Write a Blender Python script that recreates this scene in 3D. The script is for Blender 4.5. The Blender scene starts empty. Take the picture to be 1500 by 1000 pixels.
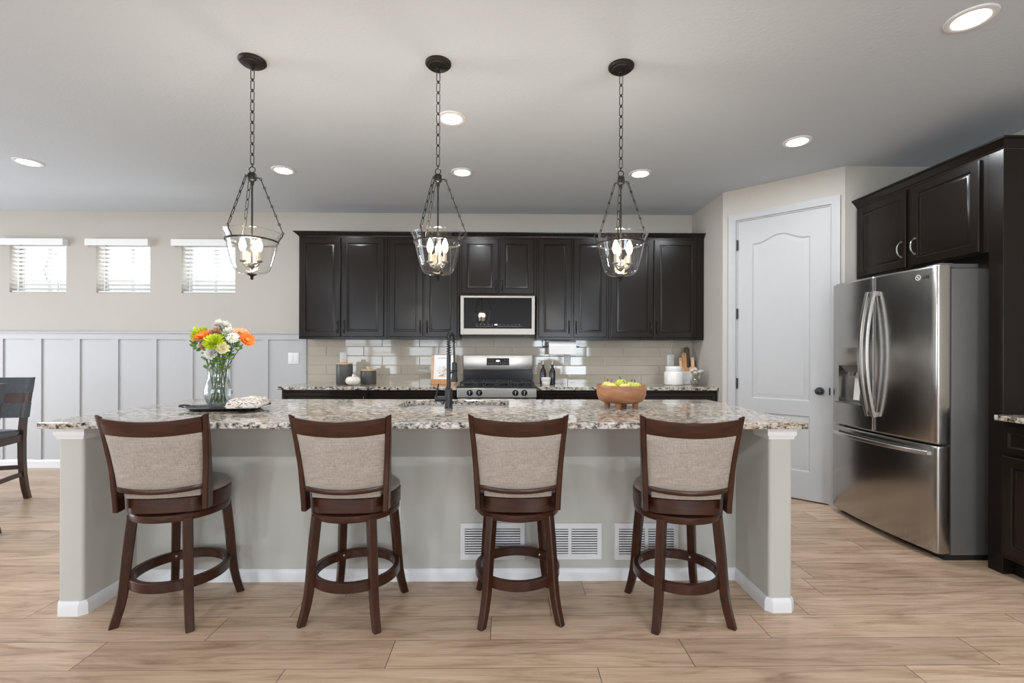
import bpy, bmesh, math, random
from math import sin, cos, pi, radians, sqrt, atan2
from mathutils import Vector, Matrix, Euler

random.seed(7)
SC = bpy.context.scene
COL = SC.collection

# ------------------------------------------------------------------ camera
EYE = 1.246
cam_data = bpy.data.cameras.new('camera')
cam_data.sensor_width = 36.0
cam_data.lens = 693.4 / 1500.0 * 36.0
cam_data.shift_y = 15.4 / 1500.0
cam_data.clip_start = 0.05
camera = bpy.data.objects.new('camera', cam_data)
COL.objects.link(camera)
camera.matrix_world = (Matrix.Translation((0, 0, EYE)) @ Matrix.Rotation(-0.0140, 4, 'Z')
                       @ Matrix.Rotation(pi / 2, 4, 'X') @ Matrix.Rotation(0.0027, 4, 'Z'))
SC.camera = camera

# ------------------------------------------------------------------ colour management, sky
SC.view_settings.view_transform = 'Standard'
SC.view_settings.look = 'None'
SC.view_settings.gamma = 1.0
SC.view_settings.exposure = 0.18
SC.view_settings.use_curve_mapping = False
SC.cycles.use_denoising = True
SC.cycles.max_bounces = 10
SC.cycles.diffuse_bounces = 6
SC.cycles.glossy_bounces = 4
SC.cycles.transmission_bounces = 8
SC.cycles.transparent_max_bounces = 16
SC.cycles.caustics_reflective = False
SC.cycles.caustics_refractive = False
SC.cycles.sample_clamp_indirect = 4.0
world = bpy.data.worlds.new('overcast_sky')
SC.world = world
world.use_nodes = True
bg = world.node_tree.nodes['Background']
bg.inputs['Color'].default_value = (0.93, 0.965, 1.0, 1)
bg.inputs['Strength'].default_value = 1.1

# room limits
BACK, LEFT, REAR, RIGHT, TOP = 5.126, -7.2, -3.6, 3.46, 2.74


def area_light(name, loc, aim, sx, sy, power, color, spread=180):
    l = bpy.data.lights.new(name, 'AREA')
    l.shape = 'RECTANGLE'
    l.size, l.size_y = sx, sy
    l.energy = power
    l.color = color
    l.spread = radians(spread)
    o = bpy.data.objects.new(name, l)
    COL.objects.link(o)
    o.location = loc
    o.rotation_euler = (Vector(aim) - Vector(loc)).to_track_quat('-Z', 'Y').to_euler()
    return o


DAY = (0.88, 0.95, 1.04)
# daylight standing in the openings of the glazed wall to the left and of the wall behind the camera
area_light('daylight_patio_door', (LEFT - 0.12, 2.6, 1.15), (0, 2.6, 1.0), 3.4, 2.2, 120, DAY)
REAR_WINDOWS = [(-4.75, -3.25), (-2.75, -1.25), (0.9, 2.4)]
for wx0, wx1 in REAR_WINDOWS:
    watts = 100 if wx0 > 0 else 44
    area_light('daylight_rear_window', ((wx0 + wx1) / 2, REAR - 0.12, 1.35), ((wx0 + wx1) / 2, 0, 1.2), wx1 - wx0, 1.9, watts, (0.83, 0.94, 1.06))

# added upward lamps outside the three small high windows, brightening ceiling and blinds
for hx in (-4.995, -4.093, -3.19):
    area_light('fill_high_window', (hx, BACK + 0.42, 1.80), (hx, BACK - 1.0, 2.62), 0.56, 0.5, 9, (0.95, 0.975, 1.0))

# ------------------------------------------------------------------ helpers: materials


def new_mat(name):
    m = bpy.data.materials.new(name)
    m.use_nodes = True
    nt = m.node_tree
    return m, nt, nt.nodes['Principled BSDF'], nt.nodes['Material Output']


def noise_node(nt, scale, detail=3.0, rough=0.55, stretch=(1, 1, 1), coord='Object', dist=0.0):
    tc = nt.nodes.new('ShaderNodeTexCoord')
    mp = nt.nodes.new('ShaderNodeMapping')
    mp.inputs['Scale'].default_value = stretch
    nt.links.new(tc.outputs[coord], mp.inputs['Vector'])
    n = nt.nodes.new('ShaderNodeTexNoise')
    n.inputs['Scale'].default_value = scale
    n.inputs['Detail'].default_value = detail
    n.inputs['Roughness'].default_value = rough
    n.inputs['Distortion'].default_value = dist
    nt.links.new(mp.outputs['Vector'], n.inputs['Vector'])
    return n


def ramp_node(nt, src, stops):
    r = nt.nodes.new('ShaderNodeValToRGB')
    while len(r.color_ramp.elements) < len(stops):
        r.color_ramp.elements.new(0.5)
    for e, (p, c) in zip(r.color_ramp.elements, stops):
        e.position = p
        e.color = (c[0], c[1], c[2], 1)
    nt.links.new(src, r.inputs['Fac'])
    return r


def bump_node(nt, bsdf, src, strength, dist):
    b = nt.nodes.new('ShaderNodeBump')
    b.inputs['Strength'].default_value = strength
    b.inputs['Distance'].default_value = dist
    nt.links.new(src, b.inputs['Height'])
    nt.links.new(b.outputs['Normal'], bsdf.inputs['Normal'])


def pm(name, col, rough=0.5, metal=0.0, var=0.06, scale=12.0, stretch=(1, 1, 1), bump=0.0, bdist=0.002, bscale=None,
       coat=0.0, spec=0.5, sheen=0.0, sss=0.0, aniso=0.0, detail=3.0):
    """Plain procedural material: a colour that a noise varies a little."""
    m, nt, b, out = new_mat(name)
    n = noise_node(nt, scale, detail, stretch=stretch)
    lo = [max(0, c * (1 - var)) for c in col]
    hi = [min(1, c * (1 + var)) for c in col]
    r = ramp_node(nt, n.outputs['Fac'], [(0.3, lo), (0.7, hi)])
    nt.links.new(r.outputs['Color'], b.inputs['Base Color'])
    b.inputs['Roughness'].default_value = rough
    b.inputs['Metallic'].default_value = metal
    b.inputs['Specular IOR Level'].default_value = spec
    b.inputs['Coat Weight'].default_value = coat
    b.inputs['Coat Roughness'].default_value = 0.08
    b.inputs['Sheen Weight'].default_value = sheen
    if aniso:
        b.inputs['Anisotropic'].default_value = aniso
    if sss:
        b.inputs['Subsurface Weight'].default_value = sss
        b.inputs['Subsurface Radius'].default_value = (0.01, 0.01, 0.01)
    if bump:
        n2 = noise_node(nt, bscale or scale * 6, 2.0, stretch=stretch)
        bump_node(nt, b, n2.outputs['Fac'], bump, bdist)
    return m


def wood_mat(name, dark, light, rough=0.35, scale=9.0, stretch=(6, 6, 0.6), coat=0.0, spec=0.5, bump=0.08):
    m, nt, b, out = new_mat(name)
    n = noise_node(nt, scale, 5.0, 0.6, stretch, dist=0.6)
    r = ramp_node(nt, n.outputs['Fac'], [(0.28, dark), (0.72, light)])
    nt.links.new(r.outputs['Color'], b.inputs['Base Color'])
    b.inputs['Roughness'].default_value = rough
    b.inputs['Coat Weight'].default_value = coat
    b.inputs['Coat Roughness'].default_value = 0.12
    b.inputs['Specular IOR Level'].default_value = spec
    bump_node(nt, b, n.outputs['Fac'], bump, 0.001)
    return m


def glass_mat(name, tint=(1, 1, 1), rough=0.0, ior=1.5, extra=0.0):
    """Thin clear glass: the Fresnel share reflects, the rest passes straight through."""
    m, nt, b, out = new_mat(name)
    nt.nodes.remove(b)
    n = noise_node(nt, 3.0)
    rr = ramp_node(nt, n.outputs['Fac'], [(0.3, [c * 0.985 for c in tint]), (0.7, tint)])
    tr = nt.nodes.new('ShaderNodeBsdfTransparent')
    nt.links.new(rr.outputs['Color'], tr.inputs['Color'])
    gl = nt.nodes.new('ShaderNodeBsdfGlossy')
    gl.inputs['Roughness'].default_value = rough
    # Schlick's form of Fresnel, the same for both sides of the thin wall
    lw = nt.nodes.new('ShaderNodeLayerWeight')
    lw.inputs['Blend'].default_value = 0.5
    pw = nt.nodes.new('ShaderNodeMath')
    pw.operation = 'POWER'
    pw.inputs[1].default_value = 4.0
    nt.links.new(lw.outputs['Facing'], pw.inputs[0])
    f0 = ((ior - 1) / (ior + 1)) ** 2 + extra
    ad = nt.nodes.new('ShaderNodeMath')
    ad.operation = 'MULTIPLY_ADD'
    ad.use_clamp = True
    ad.inputs[1].default_value = 1 - f0
    ad.inputs[2].default_value = f0
    nt.links.new(pw.outputs[0], ad.inputs[0])
    mx = nt.nodes.new('ShaderNodeMixShader')
    nt.links.new(ad.outputs[0], mx.inputs['Fac'])
    nt.links.new(tr.outputs[0], mx.inputs[1])
    nt.links.new(gl.outputs[0], mx.inputs[2])
    nt.links.new(mx.outputs[0], out.inputs['Surface'])
    return m


def glow_mat(name, col, strength):
    m, nt, b, out = new_mat(name)
    n = noise_node(nt, 4.0)
    r = ramp_node(nt, n.outputs['Fac'], [(0.3, [c * 0.97 for c in col]), (0.7, col)])
    nt.links.new(r.outputs['Color'], b.inputs['Emission Color'])
    b.inputs['Emission Strength'].default_value = strength
    b.inputs['Base Color'].default_value = (0.8, 0.8, 0.8, 1)
    return m


def granite_mat(name):
    m, nt, b, out = new_mat(name)
    n = noise_node(nt, 52.0, 7.0, 0.70, (0.7, 1, 1), dist=0.4)
    r = ramp_node(nt, n.outputs['Fac'], [(0.375, (0.016, 0.016, 0.016)), (0.43, (0.10, 0.095, 0.09)), (0.48, (0.36, 0.34, 0.315)),
                                         (0.55, (0.60, 0.58, 0.55)), (0.66, (0.76, 0.75, 0.72))])
    n2 = noise_node(nt, 5.0, 4.0, 0.6, (0.5, 1, 1), dist=1.0)
    r2 = ramp_node(nt, n2.outputs['Fac'], [(0.38, (1, 0.985, 0.96)), (0.64, (0.88, 0.76, 0.63))])
    mx = nt.nodes.new('ShaderNodeMix')
    mx.data_type = 'RGBA'
    mx.blend_type = 'MULTIPLY'
    mx.inputs['Factor'].default_value = 1.0
    nt.links.new(r.outputs['Color'], mx.inputs['A'])
    nt.links.new(r2.outputs['Color'], mx.inputs['B'])
    nt.links.new(mx.outputs['Result'], b.inputs['Base Color'])
    b.inputs['Roughness'].default_value = 0.09
    b.inputs['Specular IOR Level'].default_value = 0.6
    return m


def linen_mat(name, c0, c1):
    m, nt, b, out = new_mat(name)
    a = noise_node(nt, 1.0, 3.0, 0.6, (16, 16, 300))
    c = noise_node(nt, 1.0, 3.0, 0.6, (300, 300, 14))
    mx = nt.nodes.new('ShaderNodeMath')
    mx.operation = 'ADD'
    nt.links.new(a.outputs['Fac'], mx.inputs[0])
    nt.links.new(c.outputs['Fac'], mx.inputs[1])
    hf = nt.nodes.new('ShaderNodeMath')
    hf.operation = 'MULTIPLY'
    hf.inputs[1].default_value = 0.5
    nt.links.new(mx.outputs[0], hf.inputs[0])
    r = ramp_node(nt, hf.outputs[0], [(0.36, c0), (0.62, c1)])
    nt.links.new(r.outputs['Color'], b.inputs['Base Color'])
    b.inputs['Roughness'].default_value = 0.9
    b.inputs['Sheen Weight'].default_value = 0.2
    bump_node(nt, b, hf.outputs[0], 0.35, 0.001)
    return m


def steel_mat(name, col, rough=0.26, stretch=(1, 1, 140), var=0.06):
    """Brushed stainless steel; the brushing runs across the short axis of the stretch."""
    m, nt, b, out = new_mat(name)
    n = noise_node(nt, 3.0, 3.0, 0.6, stretch)
    r = ramp_node(nt, n.outputs['Fac'], [(0.3, [c * (1 - var) for c in col]), (0.7, [min(1, c * (1 + var)) for c in col])])
    nt.links.new(r.outputs['Color'], b.inputs['Base Color'])
    b.inputs['Metallic'].default_value = 1.0
    rr = nt.nodes.new('ShaderNodeMapRange')
    rr.inputs['To Min'].default_value = rough * 0.85
    rr.inputs['To Max'].default_value = rough * 1.15
    nt.links.new(n.outputs['Fac'], rr.inputs['Value'])
    nt.links.new(rr.outputs['Result'], b.inputs['Roughness'])
    return m


def floor_mat(name, length, width):
    """Oak laminate: the plank's own UV (metres along and across it) and its random tint carry the grain, seams and tone."""
    m, nt, b, out = new_mat(name)
    N, Lk = nt.nodes, nt.links
    uv = N.new('ShaderNodeUVMap')
    uv.uv_map = 'plank'
    at = N.new('ShaderNodeAttribute')
    at.attribute_name = 'tint'
    sep = N.new('ShaderNodeSeparateColor')
    Lk.new(at.outputs['Color'], sep.inputs['Color'])
    off = N.new('ShaderNodeCombineXYZ')
    mul = N.new('ShaderNodeMath'); mul.operation = 'MULTIPLY'; mul.inputs[1].default_value = 40.0
    Lk.new(sep.outputs['Green'], mul.inputs[0])
    Lk.new(mul.outputs[0], off.inputs['X'])
    Lk.new(mul.outputs[0], off.inputs['Z'])
    add = N.new('ShaderNodeVectorMath'); add.operation = 'ADD'
    Lk.new(uv.outputs['UV'], add.inputs[0])
    Lk.new(off.outputs[0], add.inputs[1])

    def grain(sx, sy, detail, dist):
        mp = N.new('ShaderNodeMapping')
        mp.inputs['Scale'].default_value = (sx, sy, 1)
        Lk.new(add.outputs[0], mp.inputs['Vector'])
        n = N.new('ShaderNodeTexNoise')
        n.inputs['Scale'].default_value = 1.0
        n.inputs['Detail'].default_value = detail
        n.inputs['Roughness'].default_value = 0.6
        n.inputs['Distortion'].default_value = dist
        Lk.new(mp.outputs['Vector'], n.inputs['Vector'])
        return n
    g1 = grain(1.6, 13.0, 6.0, 1.9)
    g2 = grain(3.0, 130.0, 3.0, 0.2)
    r1 = ramp_node(nt, g1.outputs['Fac'], FLOOR_STOPS)
    r2 = ramp_node(nt, g2.outputs['Fac'], [(0.3, (0.80, 0.79, 0.77)), (0.6, (1.0, 1.0, 1.0))])
    r3 = ramp_node(nt, sep.outputs['Red'], [(0.0, (0.74, 0.73, 0.72)), (1.0, (1.0, 1.0, 1.0))])

    def mult(a, c):
        mx = N.new('ShaderNodeMix')
        mx.data_type = 'RGBA'; mx.blend_type = 'MULTIPLY'; mx.inputs['Factor'].default_value = 1.0
        Lk.new(a, mx.inputs['A']); Lk.new(c, mx.inputs['B'])
        return mx.outputs['Result']
    colr = mult(mult(r1.outputs['Color'], r2.outputs['Color']), r3.outputs['Color'])
    # seams
    su = N.new('ShaderNodeSeparateXYZ')
    Lk.new(uv.outputs['UV'], su.inputs[0])

    def edge(sock, size, wd):
        ma = N.new('ShaderNodeMath'); ma.operation = 'SUBTRACT'; ma.inputs[0].default_value = size
        Lk.new(sock, ma.inputs[1])
        mi = N.new('ShaderNodeMath'); mi.operation = 'MINIMUM'
        Lk.new(sock, mi.inputs[0]); Lk.new(ma.outputs[0], mi.inputs[1])
        lt = N.new('ShaderNodeMath'); lt.operation = 'LESS_THAN'; lt.inputs[1].default_value = wd
        Lk.new(mi.outputs[0], lt.inputs[0])
        return lt.outputs[0]
    mxx = N.new('ShaderNodeMath'); mxx.operation = 'MAXIMUM'
    Lk.new(edge(su.outputs['X'], length, 0.0016), mxx.inputs[0])
    Lk.new(edge(su.outputs['Y'], width, 0.0010), mxx.inputs[1])
    fin = N.new('ShaderNodeMix'); fin.data_type = 'RGBA'
    Lk.new(mxx.outputs[0], fin.inputs['Factor'])
    Lk.new(colr, fin.inputs['A'])
    fin.inputs['B'].default_value = (0.10, 0.075, 0.055, 1)
    Lk.new(fin.outputs['Result'], b.inputs['Base Color'])
    b.inputs['Roughness'].default_value = 0.36
    b.inputs['Specular IOR Level'].default_value = 0.5
    bump_node(nt, b, g2.outputs['Fac'], 0.06, 0.001)
    return m


FLOOR_STOPS = [(0.22, (0.30, 0.185, 0.112)), (0.38, (0.54, 0.365, 0.243)), (0.52, (0.69, 0.49, 0.34)), (0.66, (0.75, 0.55, 0.395)), (0.82, (0.79, 0.605, 0.45))]
M = {}
M['wall'] = pm('greige_wall_paint', (0.50, 0.47, 0.415), 0.85, var=0.015, scale=2, bump=0.15, bdist=0.002, bscale=90)
M['rear_wall'] = pm('pale_cool_grey_paint', (0.70, 0.735, 0.775), 0.85, var=0.015, scale=2)  # cool tint added to the unseen walls to offset warm floor bounce
M['island_paint'] = pm('grey_island_paint', (0.50, 0.49, 0.445), 0.8, var=0.015, scale=2, bump=0.15, bdist=0.002, bscale=90)
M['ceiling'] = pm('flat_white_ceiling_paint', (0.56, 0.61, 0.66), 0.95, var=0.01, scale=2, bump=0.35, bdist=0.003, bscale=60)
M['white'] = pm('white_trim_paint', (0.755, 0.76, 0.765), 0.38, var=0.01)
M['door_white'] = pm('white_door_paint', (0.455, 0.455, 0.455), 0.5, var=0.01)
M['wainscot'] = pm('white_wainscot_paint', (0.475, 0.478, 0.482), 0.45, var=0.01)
M['floor'] = floor_mat('oak_laminate', 1.228, 0.183)
M['espresso'] = pm('espresso_wood', (0.0115, 0.0078, 0.0056), 0.22, var=0.08, scale=10, stretch=(9, 9, 0.5), spec=0.27, detail=4)
M['granite'] = granite_mat('speckled_granite')
M['tile'] = pm('glossy_beige_glass_tile', (0.51, 0.455, 0.37), 0.05, var=0.03, scale=3, spec=0.65)
M['grout'] = pm('pale_grout', (0.62, 0.60, 0.55), 0.9)
M['steel'] = steel_mat('brushed_stainless', (0.36, 0.335, 0.305), 0.42)
M['steel_fridge'] = steel_mat('brushed_dark_stainless', (0.46, 0.44, 0.415), 0.20, stretch=(140, 140, 1))
M['steel_bright'] = pm('polished_stainless', (0.50, 0.465, 0.425), 0.33, metal=1.0, var=0.02, scale=3)
M['steel_handle'] = pm('bright_stainless', (0.66, 0.64, 0.615), 0.27, metal=1.0, var=0.02, scale=3)
M['fridge_side'] = pm('grey_painted_steel', (0.155, 0.15, 0.142), 0.42, metal=0.35, var=0.03, bump=0.05, bscale=300)
M['black'] = pm('matt_black_metal', (0.012, 0.013, 0.014), 0.38, var=0.1)
M['black_glass'] = pm('black_glass', (0.006, 0.006, 0.007), 0.03, var=0.05, spec=0.6)
M['black_enamel'] = pm('black_enamel', (0.012, 0.012, 0.013), 0.18, var=0.1)
M['iron'] = pm('aged_bronze_iron', (0.030, 0.026, 0.023), 0.42, metal=0.6, var=0.15, scale=40)
M['handle_dark'] = pm('oil_rubbed_bronze', (0.035, 0.031, 0.028), 0.3, metal=0.8, var=0.12, scale=40)
M['pewter'] = pm('satin_pewter', (0.26, 0.25, 0.235), 0.3, metal=0.9, var=0.08)
M['cherry'] = wood_mat('dark_cherry_wood', (0.020, 0.0058, 0.0026), (0.060, 0.0172, 0.0078), 0.3, spec=0.4, coat=0.08, stretch=(4, 4, 1.0))
M['cherry_rail'] = wood_mat('dark_cherry_rail_wood', (0.020, 0.0058, 0.0026), (0.060, 0.0172, 0.0078), 0.3, spec=0.4, coat=0.08, stretch=(0.8, 4, 5))
M['linen'] = linen_mat('beige_linen', (0.255, 0.213, 0.176), (0.42, 0.365, 0.315))
M['taupe_leather'] = pm('taupe_leather', (0.25, 0.22, 0.195), 0.36, var=0.08, scale=30, bump=0.2, bdist=0.001, bscale=260)
M['dark_leather'] = pm('dark_leather_bluish_glare', (0.060, 0.069, 0.077), 0.24, var=0.12, scale=30, bump=0.2, bdist=0.001, bscale=220)  # bluish reflected light mixed into the dark leather's base colour
M['dining_wood'] = wood_mat('walnut_stained_wood', (0.028, 0.014, 0.009), (0.062, 0.030, 0.019), 0.35, coat=0.2)
M['glass'] = glass_mat('clear_glass', (0.985, 0.985, 0.98), extra=0.035)
M['vase_glass'] = glass_mat('clear_vase_glass', (0.95, 0.965, 0.96), extra=0.03)
M['water'] = glass_mat('vase_water', (0.93, 0.95, 0.94), ior=1.33)
M['pane'] = glass_mat('window_pane', (0.97, 0.985, 0.985))
M['bulb'] = glow_mat('warm_bulb', (1.0, 0.80, 0.52), 14.0)
M['lens'] = glow_mat('downlight_lens', (1.0, 0.97, 0.92), 9.0)
M['led'] = glow_mat('display_digits', (0.85, 0.95, 1.0), 3.0)
M['candle'] = pm('ivory_candle_sleeve', (0.62, 0.55, 0.42), 0.5)
M['plastic'] = pm('white_plastic', (0.80, 0.80, 0.79), 0.35, var=0.01)
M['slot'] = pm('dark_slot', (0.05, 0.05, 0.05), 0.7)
M['blind'] = pm('white_blind_vinyl', (0.83, 0.83, 0.82), 0.45, var=0.01)
M['paper'] = pm('white_paper_towel', (0.82, 0.81, 0.79), 0.95, var=0.02, bump=0.3, bscale=90)
M['charcoal'] = pm('charcoal_ceramic', (0.075, 0.074, 0.068), 0.4, var=0.08, stretch=(1, 1, 1))
M['bamboo'] = wood_mat('bamboo_wood', (0.52, 0.33, 0.17), (0.70, 0.49, 0.29), 0.45, stretch=(1, 6, 6))
M['ceramic'] = pm('white_ceramic', (0.82, 0.80, 0.76), 0.22, var=0.02, spec=0.6)
M['cream_ceramic'] = pm('cream_ceramic', (0.76, 0.72, 0.66), 0.4, var=0.06, scale=30, bump=0.15, bscale=80)
M['walnut'] = wood_mat('walnut_board', (0.055, 0.028, 0.015), (0.14, 0.075, 0.042), 0.45)
M['acacia'] = wood_mat('acacia_board', (0.42, 0.19, 0.065), (0.62, 0.33, 0.13), 0.45)
M['maple'] = wood_mat('maple_board', (0.55, 0.34, 0.20), (0.70, 0.47, 0.30), 0.45)
M['marble'] = pm('pale_marble', (0.66, 0.66, 0.65), 0.25, var=0.14, scale=14, detail=6)
M['bowl_wood'] = wood_mat('acacia_bowl_wood', (0.20, 0.078, 0.032), (0.50, 0.245, 0.118), 0.4, scale=7, stretch=(0.8, 0.8, 3.2))
M['apple_green'] = pm('green_apple_skin', (0.42, 0.47, 0.045), 0.3, var=0.2, scale=14)
M['apple_yellow'] = pm('yellow_apple_skin', (0.66, 0.58, 0.14), 0.3, var=0.16, scale=14)
M['stem_brown'] = pm('brown_fruit_stem', (0.035, 0.022, 0.012), 0.7)
M['stem_green'] = pm('green_flower_stem', (0.075, 0.13, 0.045), 0.5, var=0.25, scale=30)
M['leaf'] = pm('green_leaf', (0.16, 0.32, 0.05), 0.45, var=0.3, scale=30)
M['lime'] = pm('lime_petal', (0.55, 0.66, 0.03), 0.6, var=0.15, scale=60)
M['orange'] = pm('orange_petal', (0.85, 0.23, 0.035), 0.6, var=0.2, scale=60)
M['peach'] = pm('peach_petal', (0.80, 0.42, 0.24), 0.6, var=0.15, scale=60)
M['white_petal'] = pm('white_petal', (0.84, 0.82, 0.78), 0.6, var=0.05, scale=60)
M['pink_petal'] = pm('dusty_pink_petal', (0.55, 0.28, 0.22), 0.6, var=0.2, scale=60)
M['cream_petal'] = pm('cream_petal', (0.80, 0.75, 0.50), 0.6, var=0.1, scale=60)
M['flower_eye'] = pm('yellow_flower_eye', (0.6, 0.42, 0.05), 0.8, var=0.2, scale=200)
M['bark'] = pm('grey_bark', (0.10, 0.085, 0.075), 0.9, var=0.3, scale=20)
M['backsplash_edge'] = M['white']


def towel_material():
    m, nt, b, out = new_mat('patterned_knit_cotton')
    n = noise_node(nt, 26.0, 2.0, 0.5, (1, 2.2, 2.2), dist=2.2)
    r = ramp_node(nt, n.outputs['Fac'], [(0.40, (0.20, 0.165, 0.145)), (0.47, (0.66, 0.60, 0.54)), (0.62, (0.74, 0.70, 0.65))])
    nt.links.new(r.outputs['Color'], b.inputs['Base Color'])
    b.inputs['Roughness'].default_value = 0.95
    bump_node(nt, b, n.outputs['Fac'], 0.6, 0.006)
    return m


M['towel'] = towel_material()


def print_material():
    """Printed page: white paper with a loose floral drawing in browns and greys around its middle."""
    m, nt, b, out = new_mat('floral_print')
    tc = nt.nodes.new('ShaderNodeTexCoord')
    n = noise_node(nt, 34.0, 4.0, 0.65, coord='Object', dist=1.5)
    r = ramp_node(nt, n.outputs['Fac'], [(0.36, (0.16, 0.12, 0.10)), (0.44, (0.50, 0.28, 0.17)), (0.50, (0.62, 0.55, 0.47)), (0.55, (0.80, 0.79, 0.77))])
    sep = nt.nodes.new('ShaderNodeSeparateXYZ')
    nt.links.new(tc.outputs['Object'], sep.inputs[0])
    # distance from the drawing's centre, in the page's own metres
    vm = nt.nodes.new('ShaderNodeVectorMath')
    vm.operation = 'DISTANCE'
    vm.inputs[1].default_value = (0.01, 0.0, 0.10)
    nt.links.new(tc.outputs['Object'], vm.inputs[0])
    mk = ramp_node(nt, vm.outputs['Value'], [(0.050, (1, 1, 1)), (0.085, (0, 0, 0))])
    mx = nt.nodes.new('ShaderNodeMix')
    mx.data_type = 'RGBA'
    nt.links.new(mk.outputs['Color'], mx.inputs['Factor'])
    mx.inputs['A'].default_value = (0.80, 0.79, 0.77, 1)
    nt.links.new(r.outputs['Color'], mx.inputs['B'])
    nt.links.new(mx.outputs['Result'], b.inputs['Base Color'])
    b.inputs['Roughness'].default_value = 0.6
    return m


M['print'] = print_material()

# ------------------------------------------------------------------ helpers: geometry


class MB:
    """Collects shapes and links them as one mesh object."""

    def __init__(self):
        self.bm = bmesh.new()

    def box(self, x0, x1, y0, y1, z0, z1, bev=0.0, seg=1):
        bm = self.bm
        vs = [bm.verts.new((x, y, z)) for x in (x0, x1) for y in (y0, y1) for z in (z0, z1)]
        idx = [(0, 1, 3, 2), (4, 6, 7, 5), (0, 4, 5, 1), (2, 3, 7, 6), (0, 2, 6, 4), (1, 5, 7, 3)]
        fs = [bm.faces.new([vs[i] for i in f]) for f in idx]
        if bev > 0:
            es = list({e for f in fs for e in f.edges})
            bmesh.ops.bevel(bm, geom=es, offset=bev, segments=seg, profile=0.5, affect='EDGES')
        return self

    def loft(self, loops, cap0=True, cap1=True, closed=True, ring=False):
        bm = self.bm
        vl = [[bm.verts.new(p) for p in lp] for lp in loops]
        n = len(vl[0])
        pairs = list(zip(vl[:-1], vl[1:]))
        if ring:
            pairs.append((vl[-1], vl[0]))
        for a, b in pairs:
            for i in range(n if closed else n - 1):
                j = (i + 1) % n
                try:
                    bm.faces.new((a[i], a[j], b[j], b[i]))
                except ValueError:
                    pass
        if not ring:
            if cap0 and n > 2:
                bm.faces.new(list(reversed(vl[0])))
            if cap1 and n > 2:
                bm.faces.new(vl[-1])
        return self

    def tube(self, pts, r, n=8, closed=False, flat=1.0):
        pts = [Vector(p) for p in pts]
        k = len(pts)
        rs = r if isinstance(r, (list, tuple)) else [r] * k
        tang = []
        for i in range(k):
            a = pts[(i - 1) % k] if (closed or i > 0) else pts[i]
            b = pts[(i + 1) % k] if (closed or i < k - 1) else pts[i]
            t = b - a
            tang.append(t.normalized() if t.length > 1e-9 else Vector((0, 0, 1)))
        t0 = tang[0]
        ref = Vector((0, 0, 1)) if abs(t0.z) < 0.9 else Vector((1, 0, 0))
        u = t0.cross(ref).normalized()
        loops = []
        prev = t0
        for i in range(k):
            q = prev.rotation_difference(tang[i])
            u = (q @ u)
            u = (u - tang[i] * u.dot(tang[i])).normalized()
            w = tang[i].cross(u)
            loops.append([pts[i] + (u * cos(2 * pi * j / n) + w * sin(2 * pi * j / n) * flat) * rs[i] for j in range(n)])
            prev = tang[i]
        return self.loft(loops, ring=closed)

    def rod(self, p0, p1, r0, r1=None, n=14):
        return self.tube([p0, p1], [r0, r0 if r1 is None else r1], n)

    def lathe(self, prof, n=28, c=(0, 0, 0), cap0=True, cap1=True, sx=1.0, sy=1.0):
        loops = [[(c[0] + max(r, 1e-5) * cos(2 * pi * i / n) * sx, c[1] + max(r, 1e-5) * sin(2 * pi * i / n) * sy, c[2] + z) for i in range(n)] for r, z in prof]
        return self.loft(loops, cap0, cap1)

    def ball(self, c, rx, ry=None, rz=None, nu=14, nv=9):
        ry = rx if ry is None else ry
        rz = rx if rz is None else rz
        loops = []
        for j in range(1, nv):
            a = pi * j / nv
            loops.append([(c[0] + rx * sin(a) * cos(2 * pi * i / nu), c[1] + ry * sin(a) * sin(2 * pi * i / nu), c[2] - rz * cos(a)) for i in range(nu)])
        bm = self.bm
        vl = [[bm.verts.new(p) for p in lp] for lp in loops]
        for a, b in zip(vl[:-1], vl[1:]):
            for i in range(nu):
                j = (i + 1) % nu
                bm.faces.new((a[i], a[j], b[j], b[i]))
        lo = bm.verts.new((c[0], c[1], c[2] - rz))
        hi = bm.verts.new((c[0], c[1], c[2] + rz))
        for i in range(nu):
            j = (i + 1) % nu
            bm.faces.new((lo, vl[0][j], vl[0][i]))
            bm.faces.new((hi, vl[-1][i], vl[-1][j]))
        return self

    def grid_slab(self, front, back, nu, nv):
        """Closed slab between two parametric surfaces front(u, v) and back(u, v), u and v in 0..1."""
        bm = self.bm
        F = [[bm.verts.new(front(i / nu, j / nv)) for j in range(nv + 1)] for i in range(nu + 1)]
        B = [[bm.verts.new(back(i / nu, j / nv)) for j in range(nv + 1)] for i in range(nu + 1)]
        for i in range(nu):
            for j in range(nv):
                bm.faces.new((F[i][j], F[i + 1][j], F[i + 1][j + 1], F[i][j + 1]))
                bm.faces.new((B[i][j], B[i][j + 1], B[i + 1][j + 1], B[i + 1][j]))
        for i in range(nu):
            bm.faces.new((F[i][0], B[i][0], B[i + 1][0], F[i + 1][0]))
            bm.faces.new((F[i][nv], F[i + 1][nv], B[i + 1][nv], B[i][nv]))
        for j in range(nv):
            bm.faces.new((F[0][j], F[0][j + 1], B[0][j + 1], B[0][j]))
            bm.faces.new((F[nu][j], B[nu][j], B[nu][j + 1], F[nu][j + 1]))
        return self

    def prism(self, outline, z0, z1):
        """Outline of (x, y) raised from z0 to z1."""
        return self.loft([[(x, y, z0) for x, y in outline], [(x, y, z1) for x, y in outline]])

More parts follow.
